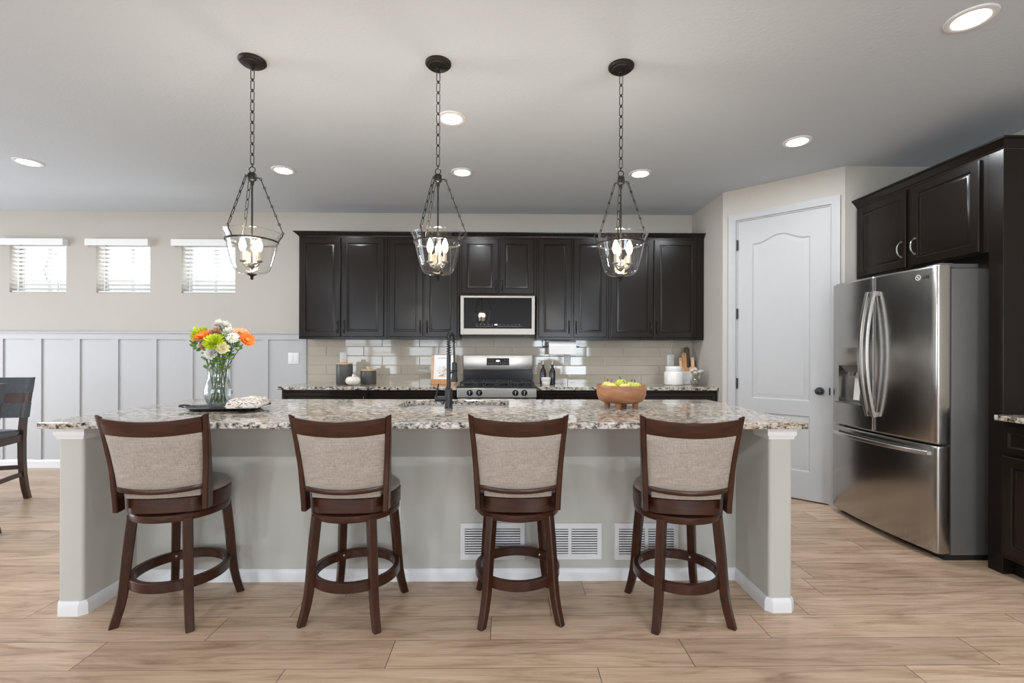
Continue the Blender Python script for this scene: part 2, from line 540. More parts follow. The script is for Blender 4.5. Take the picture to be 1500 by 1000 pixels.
    def build(self, name, mat, parent=None, loc=None, rz=0.0, angle=35, flat=False):
        bmesh.ops.recalc_face_normals(self.bm, faces=self.bm.faces[:])
        me = bpy.data.meshes.new(name)
        self.bm.to_mesh(me)
        self.bm.free()
        me.materials.append(mat)
        if not flat:
            me.polygons.foreach_set('use_smooth', [True] * len(me.polygons))
            me.set_sharp_from_angle(angle=radians(angle))
        o = bpy.data.objects.new(name, me)
        COL.objects.link(o)
        if parent is not None:
            o.parent = parent
        if loc is not None:
            o.location = loc
        o.rotation_euler.z = rz
        return o


def thing(name, label, cat, loc=(0, 0, 0), rz=0.0, group=None):
    o = bpy.data.objects.new(name, None)
    o.empty_display_size = 0.1
    COL.objects.link(o)
    o.location = loc
    o.rotation_euler.z = rz
    return tag(o, label, cat, group)


def tag(o, label, cat, group=None):
    o['label'] = label
    o['category'] = cat
    if group:
        o['group'] = group
    return o


def struct(o, label=None):
    o['kind'] = 'structure'
    if label:
        o['label'] = label
        o['category'] = o.name.split('_')[0]
    return o


def copy_tree(o, parent=None):
    c = o.copy()
    COL.objects.link(c)
    if parent is not None:
        c.parent = parent
    for ch in list(o.children):
        copy_tree(ch, c)
    return c


def child(o, name):
    return next(c for c in o.children if c.name.split('.')[0] == name)


def rect(x0, x1, z0, z1, y):
    return [(x0, y, z0), (x1, y, z0), (x1, y, z1), (x0, y, z1)]


def cab_door(x0, x1, z0, z1, y, mat, parent, name='door', fw=0.052, t=0.020):
    """Cabinet door facing -Y with its face at y: flat frame, stepped bevel, raised flat panel."""
    m = MB()

    def R(d, yy):
        return rect(x0 + d, x1 - d, z0 + d, z1 - d, yy)
    m.loft([R(0.0, y + t), R(0.0, y + 0.004), R(0.004, y), R(fw, y), R(fw + 0.004, y + 0.003), R(fw + 0.006, y + 0.009), R(fw + 0.011, y + 0.009),
            R(fw + 0.024, y + 0.0045), R(fw + 0.025, y + 0.0045)])
    return m.build(name, mat, parent, angle=20)


def cab_pull(x, z, y, parent, length=0.115, horizontal=False, mat=None, depth=0.03):
    """Arched bar pull standing on two feet."""
    m = MB()
    pts = []
    n = 10
    for i in range(n + 1):
        s = -1 + 2 * i / n
        a, dd = s * length / 2, depth * (1 - abs(s) ** 3)
        pts.append((x + a, y - dd, z) if horizontal else (x, y - dd, z + a))
    rr = [0.0055 if i in (0, n) else 0.0045 for i in range(n + 1)]
    m.tube(pts, rr, 8)
    for s in (-1, 1):
        c = (x + s * length / 2, y - 0.002, z) if horizontal else (x, y - 0.002, z + s * length / 2)
        m.rod((c[0], y, c[2]), (c[0], y - 0.006, c[2]), 0.009, 0.007, 10)
    return m.build('handle', mat or M['handle_dark'], parent)

# ------------------------------------------------------------------ the room shell


def wall_boxes(m, a0, a1, b0, b1, holes, along='x', top=TOP):
    """Wall from a0 to a1 along an axis, b0..b1 thick, with rectangular holes (a, a, z, z)."""
    def add(p, q, z0, z1):
        if q - p < 1e-4 or z1 - z0 < 1e-4:
            return
        if along == 'x':
            m.box(p, q, b0, b1, z0, z1)
        else:
            m.box(b0, b1, p, q, z0, z1)
    cur = a0
    for h0, h1, z0, z1 in sorted(holes):
        add(cur, h0, 0, top)
        add(h0, h1, 0, z0)
        add(h0, h1, z1, top)
        cur = h1
    add(cur, a1, 0, top)


# floor: one mesh of planks, each with its own UV and tint
def build_floor():
    L, W = 1.228, 0.183
    starts = {0: -0.471, 1: -0.062, 2: 0.221, 3: 0.415, -1: 0.368}
    me = bpy.data.meshes.new('floor')
    vs, fs, uvs, cols = [], [], [], []
    y0 = 1.868
    r0, r1 = int((REAR - y0) / W) - 1, int((BACK - y0) / W) + 1
    rng = random.Random(11)
    for r in range(r0, r1 + 1):
        s = starts.get(r, rng.random() * L)
        ya, yb = max(y0 + r * W, REAR), min(y0 + (r + 1) * W, BACK)
        if yb - ya < 1e-3:
            continue
        k = int((LEFT - s) / L) - 1
        while s + k * L < RIGHT:
            xa, xb = max(s + k * L, LEFT), min(s + (k + 1) * L, RIGHT)
            if xb - xa > 1e-3:
                i = len(vs)
                vs += [(xa, ya, 0), (xb, ya, 0), (xb, yb, 0), (xa, yb, 0)]
                fs.append((i, i + 1, i + 2, i + 3))
                ux, uy = xa - (s + k * L), ya - (y0 + r * W)
                uvs += [(ux, uy), (ux + xb - xa, uy), (ux + xb - xa, uy + yb - ya), (ux, uy + yb - ya)]
                c = (rng.random(), rng.random(), rng.random(), 1)
                cols += [c] * 4
            k += 1
    me.from_pydata(vs, [], fs)
    uvl = me.uv_layers.new(name='plank')
    for i, u in enumerate(uvs):
        uvl.data[i].uv = u
    ca = me.color_attributes.new('tint', 'FLOAT_COLOR', 'CORNER')
    for i, c in enumerate(cols):
        ca.data[i].color = c
    me.materials.append(M['floor'])
    o = bpy.data.objects.new('floor', me)
    COL.objects.link(o)
    return o


struct(build_floor())
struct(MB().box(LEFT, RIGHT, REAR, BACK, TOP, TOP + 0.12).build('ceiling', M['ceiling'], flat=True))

WIN = [(-5.294, -4.695), (-4.379, -3.807), (-3.475, -2.904)]
WZ0, WZ1 = 1.868, 2.405
m = MB()
wall_boxes(m, LEFT, RIGHT, BACK, BACK + 0.19, [(a, b, WZ0, WZ1) for a, b in WIN])
struct(m.build('wall_back', M['wall'], flat=True))
m = MB()
wall_boxes(m, REAR, BACK, LEFT - 0.19, LEFT, [(0.9, 4.3, 0.04, 2.25)], along='y')
struct(m.build('wall_left', M['rear_wall'], flat=True))
m = MB()
wall_boxes(m, LEFT, RIGHT, REAR - 0.19, REAR, [(a, b, 0.4, 2.3) for a, b in REAR_WINDOWS])
struct(m.build('wall_rear', M['rear_wall'], flat=True))
struct(MB().box(RIGHT, RIGHT + 0.15, REAR, BACK, 0, TOP).build('wall_right', M['wall'], flat=True))

# pantry closet in the corner: short return beside the cabinets, diagonal wall with the door, return towards the fridge
PX1, PY1, PX2, PY2 = 2.031, 4.4008, 2.715, 3.7516
PAN = atan2(PY2 - PY1, PX2 - PX1)
DOOR_C = (2.383, 4.066)
DW, DH = 0.7056, 2.44
struct(MB().box(PX1, PX1 + 0.11, PY1 + 0.02, BACK, 0, TOP).build('wall_pantry_return', M['wall'], flat=True))
struct(MB().box(PX2, RIGHT, PY2, PY2 + 0.11, 0, TOP).build('wall_fridge', M['wall'], flat=True))


def along(t, out=0.0):
    d = Vector((cos(PAN), sin(PAN)))
    nrm = Vector((sin(PAN), -cos(PAN)))
    p = Vector(DOOR_C) + d * t + nrm * out
    return p


tl = -(Vector(DOOR_C) - Vector((PX1, PY1))).length
tr = (Vector((PX2, PY2)) - Vector(DOOR_C)).length
m = MB()
hd = DW / 2 + 0.012
for a, b, z0, z1 in ((tl, -hd, 0, TOP), (hd, tr, 0, TOP), (-hd, hd, DH + 0.012, TOP)):
    # rounded drywall corners at both ends come from the bevel below
    m.box(a, b, 0, 0.11, z0, z1)
struct(m.build('wall_pantry', M['wall'], loc=(DOOR_C[0], DOOR_C[1], 0), rz=PAN, flat=True))
# closing boards behind the diagonal so that the closet is dark and light tight
m = MB()
m.prism([(PX1 + 0.001, PY1), (PX1 + 0.03, PY1 - 0.025), (PX1 + 0.11, PY1 + 0.08), (PX1 + 0.001, PY1 + 0.05)], 0, TOP)
m.prism([(PX2 - 0.025, PY2 + 0.024), (PX2 + 0.002, PY2 + 0.001), (PX2 + 0.06, PY2 + 0.001), (PX2 + 0.06, PY2 + 0.10)], 0, TOP)
struct(m.build('trim_1', M['wall']))

# pantry door
door = struct(bpy.data.objects.new('door_1', None), 'white two panel arched pantry door with black knob on the diagonal wall')
COL.objects.link(door)
door.location = (DOOR_C[0], DOOR_C[1], 0)
door.rotation_euler.z = PAN


def arch_loop(x0, x1, z0, z1, rise, d, y, n=20):
    """Panel outline, inset by d, with a flat-shouldered arch on top when rise > 0."""
    pts = [(x0 + d, y, z0 + d), (x1 - d, y, z0 + d)]
    for i in range(n + 1):
        s = 1 - i / n
        x = x0 + d + (x1 - x0 - 2 * d) * s
        u = abs(2 * s - 1)
        h = rise * (0.5 + 0.5 * cos(pi * min(1, u / 0.86))) if rise else 0
        pts.append((x, y, z1 - d + h))
    return pts


m = MB()
hw = DW / 2
YF = 0.006
panels = [(-hw + 0.122, hw - 0.135, 0.84, 2.225, 0.06), (-hw + 0.122, hw - 0.135, 0.245, 0.715, 0.0)]
bmd = m.bm
# face with two openings: built as strips around the panels
xs = [-hw, panels[0][0], panels[0][1], hw]


def quad(pts):
    bmd.faces.new([bmd.verts.new(p) for p in pts])


quad([(-hw, YF, 0.012), (xs[1], YF, 0.012), (xs[1], YF, DH), (-hw, YF, DH)])
quad([(xs[2], YF, 0.012), (hw, YF, 0.012), (hw, YF, DH), (xs[2], YF, DH)])
quad([(xs[1], YF, 0.012), (xs[2], YF, 0.012), (xs[2], YF, 0.245), (xs[1], YF, 0.245)])
quad([(xs[1], YF, 0.715), (xs[2], YF, 0.715), (xs[2], YF, 0.84), (xs[1], YF, 0.84)])
arch = arch_loop(*panels[0], 0.0, YF)[2:]
top = [bmd.verts.new((p[0], YF, DH)) for p in arch]
low = [bmd.verts.new(p) for p in arch]
for i in range(len(arch) - 1):
    bmd.faces.new((low[i], low[i + 1], top[i + 1], top[i]))
for p in panels:
    m.loft([arch_loop(*p, d, YF + dy) for d, dy in ((0, 0), (0.004, 0.004), (0.010, 0.009), (0.022, 0.009), (0.045, 0.003), (0.046, 0.003))], cap0=False)
m.loft([rect(-hw, hw, 0.012, DH, YF), rect(-hw, hw, 0.012, DH, YF + 0.035)], cap0=False)
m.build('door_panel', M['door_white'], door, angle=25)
m = MB()
cw = 0.066


def casing_profile(t):
    return [(0, -0.004), (0.006, -0.014), (0.030, -0.016), (0.050, -0.019), (cw, -0.017), (cw, 0.0)]


prof = casing_profile(0)
hc = hw + 0.010
loops = []
for (sx, zz, cx, cz) in ((-1, 0.0, 0, 0), (-1, 1, 1, 1), (1, 1, 1, 1), (1, 0.0, 0, 0)):
    lp = []
    for o_, y_ in prof:
        lp.append((sx * (hc + o_), y_, (DH + 0.010 + o_) if zz else 0.0))
    loops.append(lp)
m.loft(loops, closed=True)
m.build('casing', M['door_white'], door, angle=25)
m = MB()
for s in (-1, 1):
    m.box(min(s * hw, s * (hw + 0.011)), max(s * hw, s * (hw + 0.011)), 0.0, 0.10, 0, DH + 0.010)
m.box(-hw, hw, 0.0, 0.10, DH + 0.002, DH + 0.012)
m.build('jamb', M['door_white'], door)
for z in (0.30, 0.965, 1.60, 2.227):
    m = MB().rod((-hw - 0.003, -0.004, z - 0.048), (-hw - 0.003, -0.004, z + 0.048), 0.0075)
    m.box(-hw - 0.011, -hw + 0.004, -0.001, 0.006, z - 0.045, z + 0.045)
    m.build('hinge', M['black'], door)
m = MB()
kx, kz = hw - 0.064, 0.931
m.tube([(kx, YF, kz), (kx, YF - 0.008, kz), (kx, YF - 0.012, kz)], [0.032, 0.031, 0.016], 24)
m.tube([(kx, YF - 0.01, kz), (kx, YF - 0.035, kz)], 0.011, 16)
m.tube([(kx, YF - 0.030, kz), (kx, YF - 0.038, kz), (kx, YF - 0.052, kz), (kx, YF - 0.062, kz), (kx, YF - 0.066, kz)], [0.012, 0.023, 0.028, 0.022, 0.008], 24)
m.build('knob', M['black'], door)
m = MB().box(hw + 0.001, hw + 0.012, -0.012, -0.002, kz - 0.03, kz + 0.03, 0.003)
m.build('strike_plate', M['black'], door)

# board and batten wainscot with its cap, and the skirting below it
m = MB()
y = BACK
wl, wr = LEFT, -2.134
m.box(wl, wr, y - 0.006, y, 0.0, 1.39)
m.box(wl, wr, y - 0.020, y, 1.372, 1.432)
m.box(wl, wr, y - 0.034, y, 1.432, 1.452, 0.004)
m.box(wr - 0.055, wr, y - 0.0195, y, 0.086, 1.3725)
bx = [-4.938 - 0.4035 * k for k in range(5, 0, -1)] + [-4.938, -4.534, -4.130, -3.725, -3.341, -2.941, -2.541]
for b_ in bx:
    m.box(b_ - 0.070, b_, y - 0.0195, y, 0.086, 1.3725)
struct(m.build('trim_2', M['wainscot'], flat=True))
m = MB()
m.loft([[(wl, y, 0.0), (wl, y - 0.024, 0.0), (wl, y - 0.024, 0.070), (wl, y - 0.016, 0.088), (wl, y, 0.088)], [(wr, y, 0.0), (wr, y - 0.024, 0.0), (wr, y - 0.024, 0.070), (wr, y - 0.016, 0.088), (wr, y, 0.088)]])
struct(m.build('baseboard_back', M['white'], flat=True))

# glazed subway tile behind the counter: one mesh of separate tiles on a grout bed
m = MB()
rng = random.Random(5)
TW, TH, G = 0.400, 0.100, 0.0012
XA, XB = -2.134, PX1
for r in range(5):
    z0, z1 = 0.90 + r * TH, 0.90 + (r + 1) * TH
    off = 1.277 if r % 2 == 1 else 1.075
    k = int((XA - off) / TW) - 1
    while off + k * TW < XB:
        x0, x1 = max(off + k * TW, XA) + G, min(off + (k + 1) * TW, XB) - G
        if x1 - x0 > 0.01:
            ta, tb = rng.uniform(-0.0011, 0.0011), rng.uniform(-0.0007, 0.0007)
            yf = BACK - 0.010
            o0 = [(x0, BACK - 0.002, z0 + G), (x1, BACK - 0.002, z0 + G), (x1, BACK - 0.002, z1 - G), (x0, BACK - 0.002, z1 - G)]

            def face(d, dy):
                return [(x0 + d, yf - ta - tb + dy, z0 + G + d), (x1 - d, yf + ta - tb + dy, z0 + G + d), (x1 - d, yf + ta + tb + dy, z1 - G - d), (x0 + d, yf - ta + tb + dy, z1 - G - d)]
            m.loft([o0, face(0, 0.003), face(0.0035, 0.0)], cap0=False)
        k += 1
struct(m.build('trim_3', M['tile'], flat=True))
struct(MB().box(XA, XB, BACK - 0.004, BACK, 0.88, 1.40).build('trim_4', M['grout'], flat=True))

# three small windows high in the back wall
for i, (a, b) in enumerate(WIN):
    w = struct(bpy.data.objects.new('window_%d' % (i + 1), None))
    COL.objects.link(w)
    w.location = (a, BACK + 0.13, WZ0)
    ww, wh = b - a, WZ1 - WZ0
    f = 0.035
    m = MB()
    for x0, x1, z0, z1 in ((0, f, 0, wh), (ww - f, ww, 0, wh), (f, ww - f, 0, f), (f, ww - f, wh - f, wh), (ww / 2 - 0.018, ww / 2 + 0.018, f, wh - f)):
        m.box(x0, x1, 0.0, 0.045, z0, z1, 0.003)
    m.build('window_frame', M['plastic'], w)
    MB().box(f, ww - f, 0.018, 0.024, f, wh - f).build('window_pane', M['pane'], w)

BLIND_LABELS = ['white slatted blind on the small window showing bare branches outside',
                'white slatted blind on the small window between two other blinds',
                'white slatted blind on the small window beside the hanging lantern']
for i, (a, b) in enumerate(WIN):
    t = thing('window_blind', BLIND_LABELS[i], 'blind', (a, BACK, WZ0), 0, 'blinds on the three high windows')
    ww = b - a
    m = MB()
    vx0, vx1 = -0.075, ww + 0.018
    m.box(vx0, vx1, -0.062, -0.050, 0.494, 0.566, 0.004)
    m.box(vx0, vx0 + 0.010, -0.055, -0.001, 0.496, 0.564)
    m.box(vx1 - 0.010, vx1, -0.055, -0.001, 0.496, 0.564)
    m.build('valance', M['blind'], t)
    m = MB()
    ns = 11
    for k in range(ns):
        z = 0.045 + k * 0.0445
        c, s = cos(radians(20)), -sin(radians(20))
        dpt = 0.024
        yc = 0.040
        pr = [(-dpt * c, -dpt * s), (0, 0.0025), (dpt * c, dpt * s), (dpt * c, dpt * s - 0.0022), (0, 0.0003), (-dpt * c, -dpt * s - 0.0022)]
        m.loft([[(x, yc + p, z + q) for p, q in pr] for x in (0.006, ww - 0.006)])
    m.build('slats', M['blind'], t)
    MB().box(0.006, ww - 0.006, 0.016, 0.064, 0.004, 0.022, 0.004).build('bottom_rail', M['blind'], t)
    m = MB()
    for fx in (0.14, 0.5, 0.86):
        for yy in (0.014, 0.066):
            m.rod((ww * fx, yy, 0.012), (ww * fx, yy, 0.52), 0.0011, n=6)
    m.build('ladder_cords', M['blind'], t)
    MB().rod((0.085, 0.006, 0.015), (0.085, 0.006, 0.50), 0.0042, n=8).build('tilt_wand', M['blind'], t)

# openings behind and beside the camera that let the daylight in: frames with muntins
n_w = 4
for a, b in REAR_WINDOWS:
    w = struct(bpy.data.objects.new('window_%d' % n_w, None))
    COL.objects.link(w)
    n_w += 1
    m = MB()
    y0, y1 = REAR - 0.09, REAR - 0.04
    for x0, x1, z0, z1 in ((a, a + 0.05, 0.4, 2.3), (b - 0.05, b, 0.4, 2.3), (a, b, 0.4, 0.45), (a, b, 2.25, 2.3), ((a + b) / 2 - 0.05, (a + b) / 2 + 0.05, 0.4, 2.3), (a, b, 1.33, 1.37)):
        m.box(x0, x1, y0, y1, z0, z1)
    m.build('window_frame', M['plastic'], w)
d2 = struct(bpy.data.objects.new('door_2', None))
COL.objects.link(d2)
m = MB()
for y0, y1, z0, z1 in ((0.9, 0.97, 0.04, 2.25), (4.23, 4.3, 0.04, 2.25), (2.56, 2.64, 0.04, 2.25), (0.9, 4.3, 0.04, 0.12), (0.9, 4.3, 2.17, 2.25)):
    m.box(LEFT - 0.09, LEFT - 0.04, y0, y1, z0, z1)
m.build('door_frame', M['plastic'], d2)

# ------------------------------------------------------------------ back wall cabinets
CF = 4.815          # face frames
CY = 4.797          # door faces
CZ0, CZ1 = 1.372, 2.412
UPPERS = [
    (-2.088, -1.1995, CZ0, [(-2.074, -1.667, 'R'), (-1.653, -1.231, 'L')], 'tall espresso wall cabinet at the left end beside the wainscot'),
    (-1.1985, -0.4685, CZ0, [(-1.176, -0.836, 'R'), (-0.819, -0.488, 'L')], 'tall espresso wall cabinet just left of the microwave'),
    (-0.4675, 0.3145, 1.816, [(-0.446, -0.073, 'R'), (-0.059, 0.287, 'L')], 'short espresso wall cabinet directly above the microwave'),
    (0.3155, 1.0505, CZ0, [(0.336, 0.672, 'R'), (0.693, 1.028, 'L')], 'tall espresso wall cabinet just right of the microwave, above the paper towels'),
    (1.0515, 2.027, CZ0, [(1.076, 1.505, 'R'), (1.515, 1.952, 'L')], 'tall espresso wall cabinet at the right end above the white jar'),
]
for x0, x1, z0, doors, lab in UPPERS:
    t = thing('wall_cabinet', lab, 'cabinet', ((x0 + x1) / 2, CF, z0), 0, 'espresso cabinets along the back wall')
    cx = (x0 + x1) / 2
    MB().box(x0 - cx, x1 - cx, 0.0, BACK - CF - 0.002, 0.0, CZ1 - z0, 0.0015).build('cabinet_body', M['espresso'], t)
    dz0 = 0.025 if z0 < 1.5 else 0.018
    for a, b, side in doors:
        d = cab_door(a - cx, b - cx, dz0, 2.392 - z0, CY - CF, M['espresso'], t)
        hx = (b - 0.026 if side == 'R' else a + 0.026) - cx
        hz = 0.125 if z0 < 1.5 else 0.105
        cab_pull(hx, hz, CY - CF, d, 0.125 if z0 < 1.5 else 0.11)
# crown over the run
m = MB()
cp = [(0.0, 0.0), (-0.006, 0.0), (-0.008, 0.008), (-0.020, 0.018), (-0.034, 0.032), (-0.042, 0.034), (-0.044, 0.043), (0.0, 0.043)]
lx, rx = -2.090, 2.030
m.loft([[(lx + p, BACK - 0.002, CZ1 + q) for p, q in cp], [(lx + p, CF + p, CZ1 + q) for p, q in cp], [(rx, CF + p, CZ1 + q) for p, q in cp]])
o = m.build('crown_molding', M['espresso'], angle=25)
tag(o, 'dark crown molding along the top of the back wall cabinets', 'molding')

# base cabinets
BF = 4.505
BASES = [(-2.112, -1.285, 'espresso base cabinet at the left end of the back counter'),
         (-1.284, -0.462, 'espresso base cabinet left of the range'),
         (0.303, 1.160, 'espresso base cabinet right of the range'),
         (1.161, 2.026, 'espresso base cabinet at the right end of the back counter')]


def base_cabinet(name_label, w, depth, loc, rz, group, height=0.884, dz=(0.715, 0.862)):
    t = thing('base_cabinet', name_label, 'cabinet', loc, rz, group)
    h = w / 2
    m = MB()
    m.box(-h, h, 0.0, depth, 0.10, height, 0.0015)
    m.build('cabinet_body', M['espresso'], t)
    MB().box(-h + 0.001, h - 0.001, 0.07, depth, 0.0, 0.10).build('toe_kick', M['espresso'], t)
    d = MB()
    d.loft([rect(-h + 0.016 + q, h - 0.016 - q, dz[0] + q, dz[1] - q, yy) for q, yy in ((0, 0.0), (0, -0.015), (0.004, -0.019), (0.034, -0.019), (0.044, -0.012), (0.045, -0.012))])
    dr = d.build('drawer', M['espresso'], t, angle=20)
    cab_pull(0, (dz[0] + dz[1]) / 2, -0.012, dr, 0.115, True)
    for a, b, s in ((-h + 0.016, -0.005, 1), (0.005, h - 0.016, -1)):
        dd = cab_door(a, b, 0.125, dz[0] - 0.016, -0.019, M['espresso'], t)
        cab_pull(b - 0.026 if s > 0 else a + 0.026, dz[0] - 0.13, -0.019, dd)
    return t


for x0, x1, lab in BASES:
    base_cabinet(lab, x1 - x0, BACK - BF - 0.006, ((x0 + x1) / 2, BF, 0), 0, 'espresso base cabinets under the back counter')
o = MB().box(-2.142, -0.4605, 4.470, BACK - 0.012, 0.885, 0.915, 0.003).build('countertop', M['granite'])
tag(o, 'speckled granite countertop left of the range', 'countertop')
o = MB().box(0.3015, 2.030, 4.470, BACK - 0.012, 0.885, 0.915, 0.003).build('countertop', M['granite'])
tag(o, 'speckled granite countertop right of the range', 'countertop')

# ------------------------------------------------------------------ microwave
t = thing('microwave', 'stainless over-the-range microwave with black glass front', 'microwave', (-0.077, 4.730, 1.417))
MB().box(-0.372, 0.372, 0.03, BACK - 4.73 - 0.012, 0.0, 0.392, 0.003).build('housing', M['black_enamel'], t)
m = MB()
m.loft([rect(-0.373, 0.373, 0.0, 0.392, 0.030), rect(-0.373, 0.373, 0.0, 0.392, 0.004), rect(-0.369, 0.369, 0.004, 0.388, 0.0), rect(-0.340, 0.340, 0.062, 0.371, 0.0), rect(-0.339, 0.339, 0.063, 0.370, 0.003)], cap1=False)
m.build('front_frame', M['steel'], t, angle=20)
MB().box(-0.340, 0.340, 0.002, 0.028, 0.062, 0.371).build('glass_door', M['black_glass'], t)
m = MB()
for k in range(24):
    x = -0.215 + k * 0.0195
    if k in (9, 10):
        continue
    m.box(x, x + 0.009, 0.0012, 0.003, 0.084, 0.0875)
    if k % 2 == 0:
        m.box(x, x + 0.011, 0.0012, 0.003, 0.103, 0.1055)
m.build('control_marks', M['pewter'], t, flat=True)
m = MB()
for k, ch in enumerate((0.0, 0.008, 0.018)):
    m.box(-0.030 + ch, -0.025 + ch, 0.0010, 0.003, 0.096, 0.107)
m.build('clock_display', M['led'], t, flat=True)
m = MB()
m.box(-0.27, 0.27, 0.05, 0.30, -0.012, 0.0)
m.build('vent_underside', M['black'], t)

# ------------------------------------------------------------------ gas range
t = thing('gas_range', 'stainless steel gas range with black cooktop under the microwave', 'range', (-0.079, 4.460, 0.0))
MB().box(-0.374, 0.374, 0.03, 0.655, 0.06, 0.885, 0.002).build('oven_body', M['black_enamel'], t)
m = MB()
m.box(-0.3755, 0.3755, 0.0, 0.045, 0.815, 0.903, 0.004)
m.build('control_panel', M['steel_bright'], t)
for kx in (-0.255, -0.166, 0.0, 0.175, 0.258):
    if kx == 0.0:
        continue
    m = MB()
    m.tube([(kx, 0.0, 0.862), (kx, -0.008, 0.862)], 0.029, 24)
    m.tube([(kx, -0.006, 0.862), (kx, -0.010, 0.862), (kx, -0.030, 0.862), (kx, -0.034, 0.862)], [0.022, 0.0225, 0.019, 0.012], 20)
    k = m.build('knob', M['black_enamel'], t)
    MB().box(kx - 0.003, kx + 0.003, -0.040, -0.030, 0.845, 0.880, 0.001).build('knob_grip', M['steel_bright'], k)
m = MB()
m.loft([[(-0.3755, 0.02, 0.905), (0.3755, 0.02, 0.905), (0.3755, 0.60, 0.905), (-0.3755, 0.60, 0.905)], [(-0.372, 0.024, 0.918), (0.372, 0.024, 0.918), (0.372, 0.60, 0.918), (-0.372, 0.60, 0.918)]])
m.build('cooktop', M['black_enamel'], t)
for bx_, by_ in ((-0.20, 0.17), (0.20, 0.17), (-0.20, 0.45), (0.20, 0.45), (0.0, 0.31)):
    m = MB()
    m.lathe([(0.052, 0.918), (0.05, 0.926), (0.034, 0.930), (0.033, 0.938), (0.0, 0.939)], 24, (bx_, by_, 0))
    m.build('burner', M['black'], t)
for gx0, gx1 in ((-0.355, -0.125), (-0.118, 0.118), (0.125, 0.355)):
    m = MB()
    for yy in (0.055, 0.31, 0.565):
        m.box(gx0, gx1, yy - 0.006, yy + 0.006, 0.945, 0.958, 0.002)
    for xx in (gx0 + 0.006, (gx0 + gx1) / 2, gx1 - 0.006):
        m.box(xx - 0.006, xx + 0.006, 0.055, 0.565, 0.945, 0.958, 0.002)
    for xx in (gx0 + 0.006, gx1 - 0.006):
        for yy in (0.06, 0.56):
            m.box(xx - 0.006, xx + 0.006, yy - 0.006, yy + 0.006, 0.917, 0.947)
    m.build('grate', M['black'], t)
MB().box(-0.369, 0.369, 0.585, 0.652, 0.915, 1.056, 0.004).build('backguard_lower_panel', M['black_enamel'], t)
m = MB()
m.box(-0.369, 0.369, 0.570, 0.652, 1.054, 1.213, 0.006, 2)
m.build('backguard', M['steel_bright'], t)
MB().box(-0.119, 0.121, 0.566, 0.575, 1.104, 1.180, 0.002).build('display_panel', M['black_glass'], t)
m = MB()
digits = {'8': [(0, 0, 1, 0), (0, 1, 1, 1), (0, 2, 1, 2), (0, 0, 0, 2), (1, 0, 1, 2)], '1': [(1, 0, 1, 2)]}
for kx, segs in ((-0.016, digits['8']), (-0.002, digits['8']), (0.010, digits['1'])):
    for sx0, sz0, sx1, sz1 in segs:
        px0, px1 = kx + sx0 * 0.008, kx + sx1 * 0.008
        pz0, pz1 = 1.144 + sz0 * 0.0075, 1.144 + sz1 * 0.0075
        m.box(min(px0, px1) - 0.001, max(px0, px1) + 0.001, 0.5645, 0.5665, min(pz0, pz1) - 0.001, max(pz0, pz1) + 0.001)
m.build('clock_digits', M['led'], t, flat=True)
m = MB()
for r_, zz in enumerate((1.118, 1.132, 1.158)):
    for k in range(9):
        x = -0.105 + k * 0.0255
        if zz > 1.15 and -0.05 < x < 0.05:
            continue
        m.box(x, x + 0.008, 0.565, 0.5665, zz, zz + 0.0035)
m.build('touch_marks', M['pewter'], t, flat=True)
MB().box(-0.372, 0.372, -0.004, 0.03, 0.22, 0.805, 0.006).build('oven_door', M['steel'], t)
m = MB()
m.tube([(-0.32, -0.05, 0.755), (0.32, -0.05, 0.755)], 0.012, 14)
for s in (-0.30, 0.30):
    m.rod((s, -0.05, 0.755), (s, 0.0, 0.755), 0.009)
m.build('oven_handle', M['steel_bright'], t)
MB().box(-0.372, 0.372, -0.002, 0.03, 0.07, 0.21, 0.006).build('warming_drawer', M['steel'], t)
for sx in (-0.33, 0.33):
    for sy in (0.06, 0.60):
        MB().rod((sx, sy, 0), (sx, sy, 0.06), 0.02).build('leveling_foot', M['black'], t)

# ------------------------------------------------------------------ refrigerator (front faces the island, -X)
FRX, FRY = 2.585, 3.247
t = thing('refrigerator', 'stainless french door refrigerator with ice dispenser and bottom freezer', 'refrigerator', (FRX, FRY, 0), -pi / 2)
HWF = 0.454


def bulge(x):
    return -0.034 * (1 - (x / HWF) ** 2)


m = MB()
m.box(-HWF + 0.003, HWF - 0.003, 0.085, 0.835, 0.035, 1.755, 0.006, 2)
m.build('case', M['fridge_side'], t)
MB().box(-HWF + 0.02, HWF - 0.02, 0.06, 0.80, 0.0, 0.05).build('base_grille', M['black'], t)


